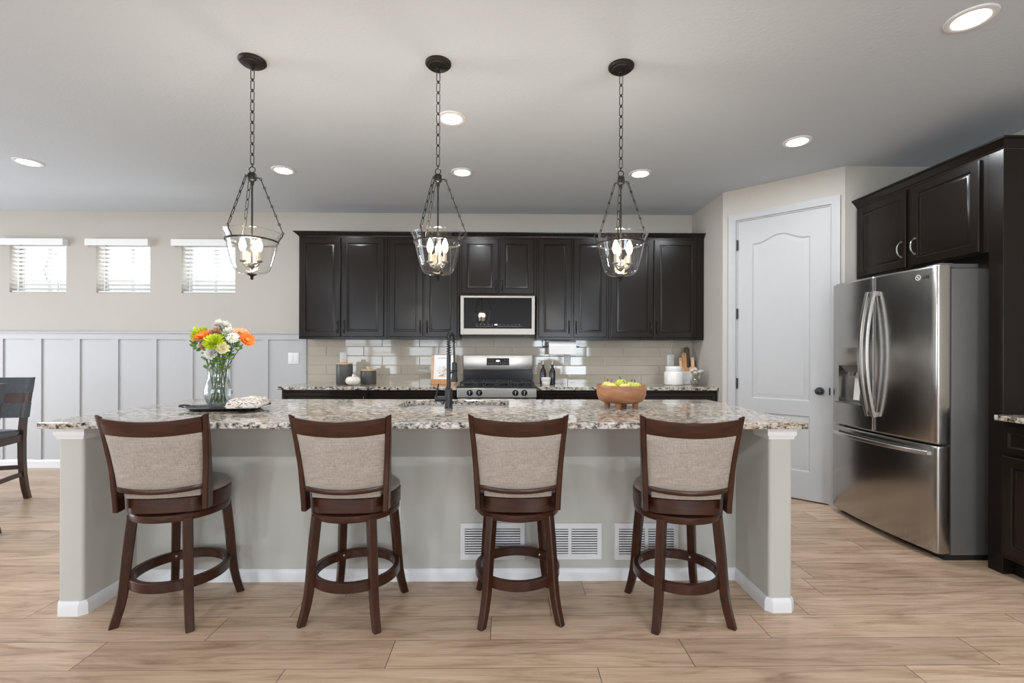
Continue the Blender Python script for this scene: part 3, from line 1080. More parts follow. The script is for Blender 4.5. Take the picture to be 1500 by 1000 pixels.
def curved_panel(x0, x1, z0, z1, nx, hole=None, edge=0.012):
    """Door skin with its bowed front, thick to y = 0.07, and an optional rectangular opening in the face."""
    m = MB()
    bm = m.bm
    xs = [x0, x0 + edge * 0.3, x0 + edge] + [x0 + edge + (x1 - x0 - 2 * edge) * i / nx for i in range(1, nx)] + [x1 - edge, x1 - edge * 0.3, x1]
    zs = [z0, z0 + 0.004, z0 + 0.012, z1 - 0.012, z1 - 0.004, z1]
    if hole:
        xs = sorted(set(xs + [hole[0], hole[1]]))
        zs = sorted(set(zs + [hole[2], hole[3]]))

    def yy(x, z):
        y = bulge(x)
        dx = min(x - x0, x1 - x)
        if dx < edge:
            y += edge * 0.75 * (1 - sqrt(max(0, 1 - (1 - dx / edge) ** 2)))
        dz = min(z - z0, z1 - z)
        if dz < 0.012:
            y += 0.006 * (1 - sqrt(max(0, 1 - (1 - dz / 0.012) ** 2)))
        return y
    V = [[bm.verts.new((x, yy(x, z), z)) for z in zs] for x in xs]
    for i in range(len(xs) - 1):
        for j in range(len(zs) - 1):
            if hole and xs[i] >= hole[0] - 1e-6 and xs[i + 1] <= hole[1] + 1e-6 and zs[j] >= hole[2] - 1e-6 and zs[j + 1] <= hole[3] + 1e-6:
                continue
            bm.faces.new((V[i][j], V[i + 1][j], V[i + 1][j + 1], V[i][j + 1]))
    # sides and back
    bx = [(x, 0.072) for x in (x0, x1)]
    ring = [V[i][0] for i in range(len(xs))] + [V[-1][j] for j in range(1, len(zs))] + [V[i][-1] for i in range(len(xs) - 2, -1, -1)] + [V[0][j] for j in range(len(zs) - 2, 0, -1)]
    back = [bm.verts.new((v.co.x, 0.072, v.co.z)) for v in ring]
    n = len(ring)
    for i in range(n):
        bm.faces.new((ring[i], ring[(i + 1) % n], back[(i + 1) % n], back[i]))
    bm.faces.new(back)
    if hole:
        h0, h1, hz0, hz1 = hole
        fr = [(h0, yy(h0, hz0), hz0), (h1, yy(h1, hz0), hz0), (h1, yy(h1, hz1), hz1), (h0, yy(h0, hz1), hz1)]
        bk = [(h0 + 0.01, 0.055, hz0), (h1 - 0.01, 0.055, hz0), (h1 - 0.01, 0.055, hz1), (h0 + 0.01, 0.055, hz1)]
        m.loft([fr, bk], cap0=False)
    return m


HOLE = (-0.372, -0.118, 0.872, 1.285)
ld = curved_panel(-HWF, -0.003, 0.700, 1.775, 14, HOLE).build('door', M['steel_fridge'], t, angle=40)
rd = curved_panel(0.003, HWF, 0.700, 1.775, 14).build('door', M['steel_fridge'], t, angle=40)
fz = curved_panel(-HWF, HWF, 0.045, 0.686, 22).build('freezer_drawer', M['steel_fridge'], t, angle=40)
# dispenser
m = MB()
yb = bulge(-0.245)
m.box(HOLE[0] + 0.001, HOLE[1] - 0.001, yb - 0.006, 0.05, 1.150, 1.284, 0.008, 2)
dp = m.build('dispenser_panel', M['steel_bright'], ld)
m = MB()
m.loft([[(-0.33, yb, 1.150), (-0.16, yb, 1.150), (-0.16, 0.045, 1.150), (-0.33, 0.045, 1.150)], [(-0.30, yb + 0.012, 1.105), (-0.19, yb + 0.012, 1.105), (-0.19, 0.03, 1.105), (-0.30, 0.03, 1.105)]])
m.tube([(-0.245, yb + 0.03, 1.11), (-0.245, yb + 0.03, 1.075)], [0.022, 0.016], 14)
m.build('dispenser_spout', M['pewter'], ld)
MB().loft([[(-0.275, 0.050, 1.06), (-0.215, 0.050, 1.06), (-0.215, 0.044, 1.06), (-0.275, 0.044, 1.06)], [(-0.275, 0.038, 0.895), (-0.215, 0.038, 0.895), (-0.215, 0.030, 0.895), (-0.275, 0.030, 0.895)]]).build('dispenser_paddle', M['ceramic'], ld)
MB().box(HOLE[0] + 0.002, HOLE[1] - 0.002, yb - 0.018, 0.054, 0.868, 0.878, 0.002).build('drip_tray', M['pewter'], ld)
# bowed bar handles either side of the split


def bar_handle(pts, w, th, across, mat, parent, name='handle'):
    """Flat bar swept along pts; across = unit vector of its width."""
    m = MB()
    P = [Vector(p) for p in pts]
    A = Vector(across)
    loops = []
    for i, p in enumerate(P):
        tg = (P[min(i + 1, len(P) - 1)] - P[max(i - 1, 0)]).normalized()
        nn = tg.cross(A).normalized()
        lp = []
        for j in range(12):
            a = 2 * pi * j / 12
            cx_, cy_ = cos(a), sin(a)
            lp.append(p + A * (w / 2 * (abs(cx_) ** 0.5) * (1 if cx_ > 0 else -1)) + nn * (th / 2 * (abs(cy_) ** 0.6) * (1 if cy_ > 0 else -1)))
        loops.append(lp)
    m.loft(loops)
    return m.build(name, mat, parent)


for dr, x in ((ld, -0.026), (rd, 0.027)):
    pts = []
    for i in range(17):
        s = -1 + 2 * i / 16
        z = 1.238 + 0.430 * s
        pts.append((x, bulge(x) - 0.018 - 0.056 * (1 - s * s), z))
    h = bar_handle(pts, 0.031, 0.024, (1, 0, 0), M['steel_handle'], dr)
    m = MB()
    for s in (-1, 1):
        m.box(x - 0.010, x + 0.010, bulge(x) - 0.026, bulge(x) + 0.004, 1.238 + s * 0.415 - 0.016, 1.238 + s * 0.415 + 0.016, 0.003)
    m.build('handle_mount', M['steel_bright'], dr)
pts = []
for i in range(17):
    s = -1 + 2 * i / 16
    x = 0.410 * s
    pts.append((x, bulge(x) - 0.014 - 0.040 * (1 - s ** 4), 0.640))
bar_handle(pts, 0.026, 0.020, (0, 0, 1), M['steel_handle'], fz)
m = MB()
for s in (-1, 1):
    m.box(0.405 * s - 0.012, 0.405 * s + 0.012, bulge(0.405) - 0.018, bulge(0.405) + 0.004, 0.628, 0.652, 0.003)
m.build('handle_mount', M['steel_bright'], fz)
# maker's mark near the top corner: a ringed disc with a bent stroke inside, then two small letters
m = MB()
ex, ez = 0.335, 1.715
ey = bulge(ex) - 0.001
m.tube([(ex + 0.016 * cos(a * pi / 12), ey, ez + 0.016 * sin(a * pi / 12)) for a in range(24)], 0.0022, 6, closed=True)
m.box(ex - 0.002, ex + 0.001, ey - 0.001, ey + 0.001, ez - 0.009, ez + 0.009)
m.box(ex - 0.002, ex + 0.008, ey - 0.001, ey + 0.001, ez - 0.009, ez - 0.006)
m.box(ex - 0.009, ex - 0.005, ey - 0.001, ey + 0.001, ez + 0.002, ez + 0.006)
m.build('round_badge', M['plastic'], rd)
m = MB()
lx_ = ex + 0.032
m.box(lx_, lx_ + 0.003, ey, ey + 0.004, ez - 0.009, ez + 0.009)
m.box(lx_, lx_ + 0.012, ey, ey + 0.004, ez - 0.009, ez - 0.006)
gx = lx_ + 0.018
for b_ in ((gx, gx + 0.003, ez - 0.009, ez + 0.009), (gx, gx + 0.013, ez + 0.006, ez + 0.009), (gx, gx + 0.013, ez - 0.009, ez - 0.006), (gx + 0.010, gx + 0.013, ez - 0.009, ez + 0.001), (gx + 0.006, gx + 0.013, ez - 0.001, ez + 0.002)):
    m.box(b_[0], b_[1], ey + 0.001, ey + 0.006, b_[2], b_[3])
m.build('badge_letters', M['pewter'], rd, flat=True)
for s in (-1, 1):
    m = MB()
    a, b = sorted((s * (HWF - 0.004), s * (HWF - 0.11)))
    m.box(a, b, 0.020, 0.10, 1.756, 1.786, 0.006, 2)
    m.box(a + 0.01, b - 0.01, 0.10, 0.26, 1.756, 1.784, 0.004)
    m.build('hinge_cover', M['fridge_side'], t)

# ------------------------------------------------------------------ cabinet above the fridge, its end panel, the counter beside
CX = 2.810
t = thing('wall_cabinet', 'espresso two door cabinet above the refrigerator', 'cabinet', (CX, 3.2335, 1.835), -pi / 2)
hw_ = (3.7506 - 2.7165) / 2
MB().box(-hw_, hw_, 0.0, RIGHT - CX - 0.002, 0.0, 0.567, 0.0015).build('cabinet_body', M['espresso'], t)
for a, b, s in ((-0.492, -0.034, 1), (0.008, 0.478, -1)):
    d = cab_door(a, b, 0.010, 0.552, -0.019, M['espresso'], t, fw=0.050)
    cab_pull(b - 0.036 if s > 0 else a + 0.034, 0.140, -0.019, d, 0.105, mat=M['pewter'])
o = MB().box(CX, RIGHT - 0.002, 2.633, 2.7155, 0.0, 2.402, 0.0015).build('refrigerator_end_panel', M['espresso'])
tag(o, 'tall espresso panel standing between the refrigerator and the right hand counter', 'panel')
m = MB()
cy_ = 2.633
m.loft([[(CX + p, PY2 - 0.001, 2.402 + q * 1.3) for p, q in cp], [(CX + p, cy_ + p, 2.402 + q * 1.3) for p, q in cp], [(RIGHT - 0.002, cy_ + p, 2.402 + q * 1.3) for p, q in cp]])
o = m.build('crown_molding', M['espresso'], angle=25)
tag(o, 'dark crown molding wrapping the cabinet above the refrigerator', 'molding')
base_cabinet('espresso base cabinet cut by the right frame edge beside the refrigerator panel', 0.90, RIGHT - 2.80 - 0.006, (2.80, 2.182, 0), -pi / 2, None, height=0.869, dz=(0.690, 0.842))
o = MB().box(2.755, RIGHT - 0.002, 1.70, 2.632, 0.870, 0.900, 0.003).build('countertop', M['granite'])
tag(o, 'speckled granite countertop right of the tall refrigerator panel', 'countertop')

# ------------------------------------------------------------------ island
IX0, IX1, IYF, IYP, IYB = -2.108, 1.386, 2.262, 2.588, 3.26
IN0, IN1 = -1.990, 1.272
t = thing('kitchen_island', 'long grey painted kitchen island with a pillar at each end', 'island', ((IX0 + IX1) / 2, IYP, 0))
ox, oy = (IX0 + IX1) / 2, IYP


def ibox(mb, x0, x1, y0, y1, z0, z1, **k):
    return mb.box(x0 - ox, x1 - ox, y0 - oy, y1 - oy, z0, z1, **k)


ibox(MB(), IN0, IN1, IYP, IYP + 0.11, 0, 0.884).build('knee_wall', M['island_paint'], t, flat=True)
for x0, x1 in ((IX0, IN0), (IN1, IX1)):
    # end wall with rounded plaster corners at its front
    r = 0.016
    ol = [(x0, IYB), (x0, IYF + r)] + [(x0 + r - r * cos(a), IYF + r - r * sin(a)) for a in (pi / 8, pi / 4, 3 * pi / 8, pi / 2)] + \
         [(x1 - r + r * sin(a), IYF + r - r * cos(a)) for a in (0.0, pi / 8, pi / 4, 3 * pi / 8)] + [(x1, IYF + r), (x1, IYB)]
    MB().prism([(x - ox, y - oy) for x, y in ol], 0, 0.884).build('end_pillar', M['island_paint'], t, angle=30)
m = MB()
ibox(m, IN0, IN1, IYB - 0.012, IYB, 0.10, 0.884)
ibox(m, IN0, IN1, IYP + 0.11, IYB - 0.02, 0.10, 0.12)
ibox(m, IN0, IN1, IYB - 0.07, IYB - 0.06, 0.0, 0.10)
m.build('cabinet_back', M['espresso'], t)
# skirting: runs round each pillar and along the knee wall
sk = [(0.0, 0.0), (0.014, 0.0), (0.014, 0.044), (0.010, 0.058), (0.004, 0.066), (0.0, 0.066)]
path = [((IX0, IYB), (-1, 0)), ((IX0, IYF + 0.014), (-1, -0.0)), ((IX0 + 0.012, IYF), (-0.0, -1)), ((IN0 - 0.012, IYF), (0, -1)), ((IN0, IYF + 0.012), (1, 0)), ((IN0, IYP), (1, -1)),
        ((IN1, IYP), (-1, -1)), ((IN1, IYF + 0.012), (-1, 0)), ((IN1 + 0.012, IYF), (0, -1)), ((IX1 - 0.012, IYF), (0, -1)), ((IX1, IYF + 0.012), (1, 0)), ((IX1, IYB), (1, 0))]
m = MB()
m.loft([[(p[0] + n[0] * d - ox, p[1] + n[1] * d - oy, z) for d, z in sk] for p, n in path])
m.build('baseboard', M['white'], t, angle=30)
# cove moulding capping each pillar under the stone
for x0, x1 in ((IX0, IN0), (IN1, IX1)):
    cv = [(0.0, 0.830), (0.004, 0.830), (0.005, 0.838), (0.009, 0.846), (0.013, 0.852), (0.014, 0.884), (0.0, 0.884)]
    inner = x0 == IX0
    pth = [((x0, IYB), (-1, 0)), ((x0, IYF), (-1, -1)), ((x1, IYF), (1, -1)), ((x1, IYP if inner else IYB), (1, 0))]
    if not inner:
        pth = [((x0, IYP), (-1, 0)), ((x0, IYF), (-1, -1)), ((x1, IYF), (1, -1)), ((x1, IYB), (1, 0))]
    # the moulding returns a hand's breadth along each side face
    pth = [((p[0], min(p[1], IYF + 0.13)), n) for p, n in pth]
    MB().loft([[(p[0] + n[0] * d - ox, p[1] + n[1] * d * 0.9 - oy, z) for d, z in cv] for p, n in pth]).build('cap_molding', M['white'], t, angle=30)

# granite top with the sink cut-out
KX0, KX1, KY0, KY1 = -2.161, 1.431, 2.215, 3.308
SX0, SX1, SY0, SY1 = -0.665, 0.022, 2.838, 3.225
scx, scy = (SX0 + SX1) / 2, (SY0 + SY1) / 2
angs = sorted([2 * pi * i / 72 for i in range(72)] + [atan2(y - scy, x - scx) % (2 * pi) for x in (KX0, KX1) for y in (KY0, KY1)])


def ray_rect(a, x0, x1, y0, y1):
    c, s = cos(a), sin(a)
    ts = []
    if c > 1e-9: ts.append((x1 - scx) / c)
    if c < -1e-9: ts.append((x0 - scx) / c)
    if s > 1e-9: ts.append((y1 - scy) / s)
    if s < -1e-9: ts.append((y0 - scy) / s)
    q = min(ts)
    return (scx + c * q, scy + s * q)


def ray_round(a, grow=0.0, p=7.0):
    hx, hy = (SX1 - SX0) / 2 + grow, (SY1 - SY0) / 2 + grow
    c, s = cos(a), sin(a)
    q = (abs(c / hx) ** p + abs(s / hy) ** p) ** (-1 / p)
    return (scx + c * q, scy + s * q)


def flat_loop(f, z):
    return [(*f(a), z) for a in angs]


def outer(d):
    return lambda a: ray_rect(a, KX0 + d, KX1 - d, KY0 + d, KY1 - d)


m = MB()
m.loft([flat_loop(ray_round, 0.885), flat_loop(ray_round, 0.9135), flat_loop(lambda a: ray_round(a, 0.0015), 0.915), flat_loop(outer(0.003), 0.915), flat_loop(outer(0.0), 0.912), flat_loop(outer(0.0), 0.888), flat_loop(outer(0.003), 0.885)], ring=True)
o = m.build('island_countertop', M['granite'], angle=30)
tag(o, 'long speckled granite island top with a sink cut into it', 'countertop')
m = MB()
m.loft([flat_loop(lambda a: ray_round(a, 0.014), 0.8835), flat_loop(lambda a: ray_round(a, 0.004), 0.8835), flat_loop(lambda a: ray_round(a, 0.001), 0.875), flat_loop(lambda a: ray_round(a, -0.006), 0.70), flat_loop(lambda a: ray_round(a, -0.03), 0.675),
        flat_loop(lambda a: ray_round(a, -0.15), 0.670), flat_loop(lambda a: ray_round(a, -0.15), 0.667), flat_loop(lambda a: ray_round(a, -0.025), 0.671), flat_loop(lambda a: ray_round(a, 0.0), 0.698), flat_loop(lambda a: ray_round(a, 0.005), 0.872), flat_loop(lambda a: ray_round(a, 0.014), 0.880)], cap0=False, cap1=False)
tag(m.build('sink', M['steel'], angle=40), 'stainless undermount sink set into the island top behind the faucet', 'sink')

# ------------------------------------------------------------------ vents, outlets, switch


def wall_vent(name_label, x0, x1, z0, z1, y):
    t = thing('air_vent', name_label, 'vent', ((x0 + x1) / 2, y - 0.0006, z0), 0, 'air vents in the island knee wall')
    w, h = x1 - x0, z1 - z0
    hw = w / 2
    m = MB()
    # frame with two louvre openings
    bx = 0.024
    mid = 0.009
    for a, b, c, d in ((-hw, -hw + bx, 0, h), (hw - bx, hw, 0, h), (-hw + bx, hw - bx, 0, 0.030), (-hw + bx, hw - bx, h - 0.030, h), (-mid, mid, 0.030, h - 0.030)):
        m.box(a, b, -0.009, 0.0, c, d)
    m.build('vent_frame', M['white'], t, flat=True)
    MB().box(-hw + bx, hw - bx, -0.0015, -0.0005, 0.03, h - 0.03).build('vent_gap_shade', M['slot'], t)  # dark sheet standing in for the shade between the louvres
    n = 10
    m = MB()
    for a, b in ((-hw + bx + 0.001, -mid - 0.001), (mid + 0.001, hw - bx - 0.001)):
        for k in range(n):
            z = 0.032 + (h - 0.064) * (k + 0.5) / n
            dz = (h - 0.064) / n * 0.27
            m.loft([[(x, -0.0085, z - dz), (x, -0.0080, z + dz), (x, -0.0065, z + dz), (x, -0.0068, z - dz)] for x in (a, b)])
    m.build('louvres', M['white'], t, flat=True)


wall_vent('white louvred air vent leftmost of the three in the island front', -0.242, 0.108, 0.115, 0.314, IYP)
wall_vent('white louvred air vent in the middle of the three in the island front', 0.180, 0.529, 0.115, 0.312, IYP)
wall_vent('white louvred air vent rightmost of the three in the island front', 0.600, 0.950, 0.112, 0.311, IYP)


def outlet(label, x, z, y, w=0.074, h=0.117, kind='outlet'):
    t = thing('wall_outlet' if kind == 'outlet' else 'light_switch', label, 'outlet' if kind == 'outlet' else 'switch', (x, y, z))
    MB().box(-w / 2, w / 2, -0.006, 0.0, -h / 2, h / 2, 0.003, 2).build('cover_plate', M['plastic'], t)
    if kind == 'outlet':
        MB().box(-0.0165, 0.0165, -0.009, -0.005, -0.0335, 0.0335, 0.002).build('socket', M['plastic'], t)
        m = MB()
        for dz in (-0.018, 0.018):
            m.box(-0.0075, -0.0055, -0.0095, -0.008, dz - 0.004, dz + 0.005)
            m.box(0.0055, 0.0075, -0.0095, -0.008, dz - 0.004, dz + 0.005)
            m.box(-0.0015, 0.0015, -0.0095, -0.008, dz - 0.011, dz - 0.008)
        m.build('slots', M['slot'], t, flat=True)
    else:
        for dx in (-0.024, 0.024):
            m = MB()
            m.loft([rect(dx - 0.0165, dx + 0.0165, -0.033, 0.033, -0.005), [(dx - 0.0165, -0.012, -0.033), (dx + 0.0165, -0.012, -0.033), (dx + 0.0165, -0.007, 0.033), (dx - 0.0165, -0.007, 0.033)]])
            m.build('rocker', M['plastic'], t)
    return t


TY = BACK - 0.0115
outlet('white outlet on the tiles behind the tall charcoal canister', -1.741, 1.180, TY, h=0.115)
outlet('white outlet on the tiles below the paper towel roll', 0.671, 1.165, TY)
outlet('white outlet on the tiles above the white jar with a plug in it', 1.792, 1.162, TY)
outlet('white double rocker switch on the wainscot left of the counter', -2.275, 1.172, BACK - 0.0065, w=0.115, h=0.120, kind='switch')
outlet('white outlet on the island front mostly hidden by a stool', -0.605, 0.382, IYP)
t = thing('power_cord', 'thin white cord rising from the plugged outlet to the cabinet', 'cord', (1.792, TY, 1.18))
MB().box(-0.012, 0.012, -0.030, -0.0097, -0.014, 0.014, 0.003).build('plug', M['plastic'], t)
m = MB()
m.tube([(0, -0.020, 0.014), (0.002, -0.022, 0.05), (-0.004, -0.014, 0.09), (0.008, -0.010, 0.13), (0.012, -0.012, 0.17), (0.010, -0.02, 0.190)], 0.0028, 6)
m.build('cable', M['plastic'], t)

# ------------------------------------------------------------------ counter stools


def make_stool():
    root = thing('counter_stool', '', 'stool')

    # flared square legs set on the diagonals
    def leg(ang):
        m = MB()
        d = Vector((cos(ang), sin(ang), 0))
        e = Vector((-sin(ang), cos(ang), 0))
        path = [(0.186, 0.492, 0.0205), (0.196, 0.40, 0.0205), (0.206, 0.30, 0.020), (0.214, 0.20, 0.0195), (0.222, 0.13, 0.019), (0.234, 0.07, 0.0185), (0.248, 0.02, 0.018), (0.254, 0.0, 0.0175)]
        loops = []
        for r, z, hwid in path:
            b = 0.005
            lp = []
            for sx, sy in ((-1, -1), (1, -1), (1, 1), (-1, 1)):
                a1 = (sx * hwid, sy * (hwid - b)) if sx * sy > 0 else (sx * (hwid - b), sy * hwid)
                a2 = (sx * (hwid - b), sy * hwid) if sx * sy > 0 else (sx * hwid, sy * (hwid - b))
                for q in (a1, a2):
                    lp.append(d * (r + q[0]) + e * q[1] * 0.95 + Vector((0, 0, z)))
            loops.append(lp)
        m.loft(loops)
        return m.build('leg', M['cherry'], root, angle=30)
    for a in (45, 135, 225, 315):
        leg(radians(a))
    m = MB()
    ri, ro, z0, z1 = 0.180, 0.206, 0.168, 0.214
    n = 48
    lp = []
    for i in range(n):
        a = 2 * pi * i / n
        lp.append([(r * cos(a), r * sin(a), z) for r, z in ((ri, z0 + 0.003), (ri + 0.003, z0), (ro - 0.004, z0), (ro, z0 + 0.004), (ro, z1 - 0.004), (ro - 0.004, z1), (ri + 0.003, z1), (ri, z1 - 0.003))])
    m.loft(lp, ring=True)
    fr = m.build('foot_ring', M['cherry_rail'], root, angle=30)
    for a in (45, 135, 225, 315):
        m = MB()
        c, s = cos(radians(a)), sin(radians(a))
        m.tube([(c * (ri + 0.003), s * (ri + 0.003), 0.192), (c * (ri - 0.002), s * (ri - 0.002), 0.192), (c * (ri - 0.004), s * (ri - 0.004), 0.192)], [0.006, 0.006, 0.003], 10)
        m.build('screw', M['steel_bright'], fr)
    MB().lathe([(0.150, 0.474), (0.190, 0.476), (0.201, 0.480), (0.204, 0.487), (0.204, 0.504), (0.200, 0.510), (0.150, 0.5115)], 48).build('swivel_base', M['cherry_rail'], root, angle=30)

    # seat frame: round in front, gently curved across the back
    def seat_loop(g, z, n=56):
        R = 0.208 + g
        lp = []
        for i in range(n):
            a = 2 * pi * i / n
            x, y = R * cos(a), R * sin(a)
            yb = -(0.178 + g) + 0.030 * (x / 0.19) ** 2
            if y < yb:
                y = yb
            lp.append((x, y, z))
        return lp
    m = MB()
    m.loft([seat_loop(-0.02, 0.512), seat_loop(-0.004, 0.513), seat_loop(0.0, 0.518), seat_loop(0.001, 0.580), seat_loop(-0.004, 0.586), seat_loop(-0.03, 0.587)])
    m.build('seat_frame', M['cherry_rail'], root, angle=30)
    m = MB()
    m.loft([seat_loop(-0.010, 0.584), seat_loop(-0.002, 0.592), seat_loop(-0.003, 0.602), seat_loop(-0.014, 0.613), seat_loop(-0.045, 0.622), seat_loop(-0.10, 0.628), seat_loop(-0.16, 0.630)])
    m.build('seat', M['taupe_leather'], root, angle=60)

    # back: everything follows one arc that leans back with height
    def lean(z):
        u = (z - 0.545) / 0.42
        return -0.166 - 0.018 * u - 0.070 * u * u

    def halfw(z):
        u = (z - 0.545) / 0.42
        return 0.181 + 0.018 * u + 0.010 * u * u

    def arc(x, z, extra=0.0):
        w = halfw(z)
        return lean(z) - 0.040 * (1 - min(1.0, (x / w) ** 2)) + extra
    for s in (-1, 1):
        m = MB()
        loops = []
        for i in range(15):
            z = 0.532 + (0.968 - 0.532) * i / 14
            zz = max(z, 0.545)
            w = halfw(zz)
            d = 0.030 if z < 0.64 else 0.030 - 0.010 * min(1, (z - 0.64) / 0.1)
            d -= 0.010 * max(0, (z - 0.80) / 0.17)
            tw = 0.012
            c = lean(zz) + 0.006
            sh = 0.010 * s
            b = 0.004
            lp = [(s * (w - tw + b), c - d, z), (s * (w + tw - b), c - d + 0.004, z), (s * (w + tw), c - d + 0.008, z), (s * (w + tw), c + d - b, z), (s * (w + tw - b), c + d, z), (s * (w - tw + b), c + d, z), (s * (w - tw), c + d - b, z), (s * (w - tw), c - d + b, z)]
            loops.append(lp)
        # slanted top
        loops[-1] = [(x, y, z + (0.004 if abs(x) > halfw(0.968) else -0.004)) for x, y, z in loops[-1]]
        m.loft(loops)
        m.build('back_post', M['cherry'], root, angle=30)

    def arc_slab(name, mat, zlo, zhi, back, front, inset=0.010, nx=20, nz=4, crown=0.0, round_=0.004, sag_lo=0.0, bulge_b=0.0):
        m = MB()

        def coords(u, v):
            x0 = -1 + 2 * u
            zl = zlo - sag_lo * (1 - x0 * x0)
            zh = zhi - crown * (1 - x0 * x0)
            z = zl + (zh - zl) * v
            return x0 * (halfw(z) - inset), z

        def edge(u, v):
            e = 0.0
            if bulge_b:
                e = bulge_b * (1 - (2 * u - 1) ** 4) * (1 - (2 * v - 1) ** 4)
            return e

        def rnd(u, v):
            return round_ if v in (0.0, 1.0) or u in (0.0, 1.0) else 0.0
        m.grid_slab(lambda u, v: (coords(u, v)[0], arc(*coords(u, v)) + back - edge(u, v) + rnd(u, v), coords(u, v)[1]),
                    lambda u, v: (coords(u, v)[0], arc(*coords(u, v)) + front + edge(u, v) - rnd(u, v), coords(u, v)[1]), nx, nz)
        return m.build(name, mat, root, angle=50)
    arc_slab('top_rail', M['cherry_rail'], 0.888, 0.960, -0.012, 0.012, crown=0.017, sag_lo=0.012)
    arc_slab('back_pad', M['linen'], 0.642, 0.886, -0.012, 0.028, inset=0.012, nx=22, nz=12, crown=0.012, sag_lo=0.010, bulge_b=0.010, round_=0.006)
    arc_slab('bottom_rail', M['cherry_rail'], 0.626, 0.648, -0.018, 0.016, sag_lo=0.012, crown=0.012)
    # the front cushion of the back runs on down to the seat behind the open slot
    arc_slab('lumbar_pad', M['linen'], 0.588, 0.655, 0.016, 0.046, inset=0.030, nx=18, nz=4)
    return root


SWIVEL = ('seat_frame', 'seat', 'back_post', 'top_rail', 'back_pad', 'bottom_rail', 'lumbar_pad')
STOOLS = [(-1.570, 2.322, -4.1, 9.0, 'wooden counter stool with linen back nearest the left island pillar'),
          (-0.722, 2.316, -7.9, 1.0, 'wooden counter stool with linen back second from the left island pillar'),
          (0.062, 2.326, 4.1, -1.0, 'wooden counter stool with linen back in front of the middle and leftmost air vents'),
          (0.836, 2.290, 4.7, -6.0, 'wooden counter stool with linen back nearest the right island pillar')]
proto = make_stool()
for i, (x, y, rb, rs, lab) in enumerate(STOOLS):
    o = proto if i == 0 else copy_tree(proto)
    o.location = (x, y, 0)
    o.rotation_euler.z = radians(rb)
    tag(o, lab, 'stool', 'swivel counter stools along the island')
    for c in o.children:
        if c.name.split('.')[0] in SWIVEL:
            c.rotation_euler.z = radians(rs - rb)

# ------------------------------------------------------------------ dining chairs at the left edge


def make_dining_chair():
    root = thing('dining_chair', '', 'chair')
    W = 0.225
    # rear legs run up into the back posts; the chair faces +Y
    for s in (-1, 1):
        m = MB()
        prof = [(-0.250, 0.0, 0.018), (-0.215, 0.10, 0.020), (-0.190, 0.22, 0.021), (-0.178, 0.36, 0.022), (-0.176, 0.50, 0.023), (-0.184, 0.62, 0.022), (-0.205, 0.76, 0.020), (-0.236, 0.90, 0.018), (-0.262, 1.010, 0.016)]
        loops = []
        for y, z, h in prof:
            xx = s * (W - 0.022 + 0.012 * max(0, z - 0.6))
            loops.append([(xx - 0.019, y - h, z), (xx + 0.019, y - h, z), (xx + 0.019, y + h, z), (xx - 0.019, y + h, z)])
        m.loft(loops)
        m.build('rear_leg', M['dining_wood'], root, angle=30)
        m = MB()
        m.loft([[(s * (W - 0.024) + a, 0.205 + b, z) for a, b in ((-h, -h), (h, -h), (h, h), (-h, h))] for z, h in ((0.0, 0.017), (0.30, 0.021), (0.535, 0.022))])
        m.build('front_leg', M['dining_wood'], root, angle=30)
        MB().box(s * (W - 0.022) - 0.012, s * (W - 0.022) + 0.012, -0.17, 0.19, 0.495, 0.555, 0.002).build('side_rail', M['dining_wood'], root)
        MB().box(s * (W - 0.022) - 0.010, s * (W - 0.022) + 0.010, -0.185, 0.195, 0.205, 0.240, 0.002).build('side_stretcher', M['dining_wood'], root)
    for y, z0, z1, nm in ((-0.168, 0.495, 0.555, 'rear_rail'), (0.205, 0.495, 0.555, 'front_rail'), (-0.186, 0.262, 0.296, 'rear_stretcher'), (0.205, 0.15, 0.19, 'front_stretcher')):
        MB().box(-W + 0.03, W - 0.03, y - 0.011, y + 0.011, z0, z1, 0.002).build(nm, M['dining_wood'], root)
    m = MB()

    def sl(g, z):
        pts = []
        for i in range(40):
            a = 2 * pi * i / 40
            c, s_ = cos(a), sin(a)
            q = (abs(c / (W - 0.004 + g)) ** 6 + abs(s_ / (0.205 + g)) ** 6) ** (-1 / 6)
            pts.append((c * q, 0.022 + s_ * q, z))
        return pts
    m.loft([sl(-0.012, 0.552), sl(0.0, 0.560), sl(0.0, 0.580), sl(-0.012, 0.596), sl(-0.05, 0.606), sl(-0.12, 0.610)])
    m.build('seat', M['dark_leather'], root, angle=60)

    def yb(z):
        pts = [(0.55, -0.178), (0.70, -0.193), (0.80, -0.212), (0.90, -0.236), (1.02, -0.265)]
        for (z0, a), (z1, b) in zip(pts[:-1], pts[1:]):
            if z <= z1:
                return a + (b - a) * (z - z0) / (z1 - z0)
        return pts[-1][1]

    def back_slab(name, z0, z1, mat, th):
        m = MB()
        wd = W + 0.006

        def f(u, v, o):
            x = (-1 + 2 * u) * wd
            z = z0 + (z1 - z0) * v
            return (x, yb(z) - 0.030 * (1 - (2 * u - 1) ** 2) + o, z)
        m.grid_slab(lambda u, v: f(u, v, th), lambda u, v: f(u, v, -th), 14, 5)
        return m.build(name, mat, root, angle=50)
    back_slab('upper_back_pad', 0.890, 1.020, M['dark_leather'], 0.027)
    back_slab('back_band', 0.812, 0.888, M['dining_wood'], 0.024)
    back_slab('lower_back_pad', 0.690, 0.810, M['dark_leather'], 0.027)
    m = MB()
    for s in (-1, 1):
        for k in range(24):
            z = 0.70 + 0.0135 * k
            if 0.805 < z < 0.895:
                continue
            m.ball((s * (W - 0.004), yb(z) + 0.026, z), 0.0042, nu=6, nv=4)
    m.build('nailheads', M['pewter'], root)
    return root


ch = make_dining_chair()
CA = radians(196.7)


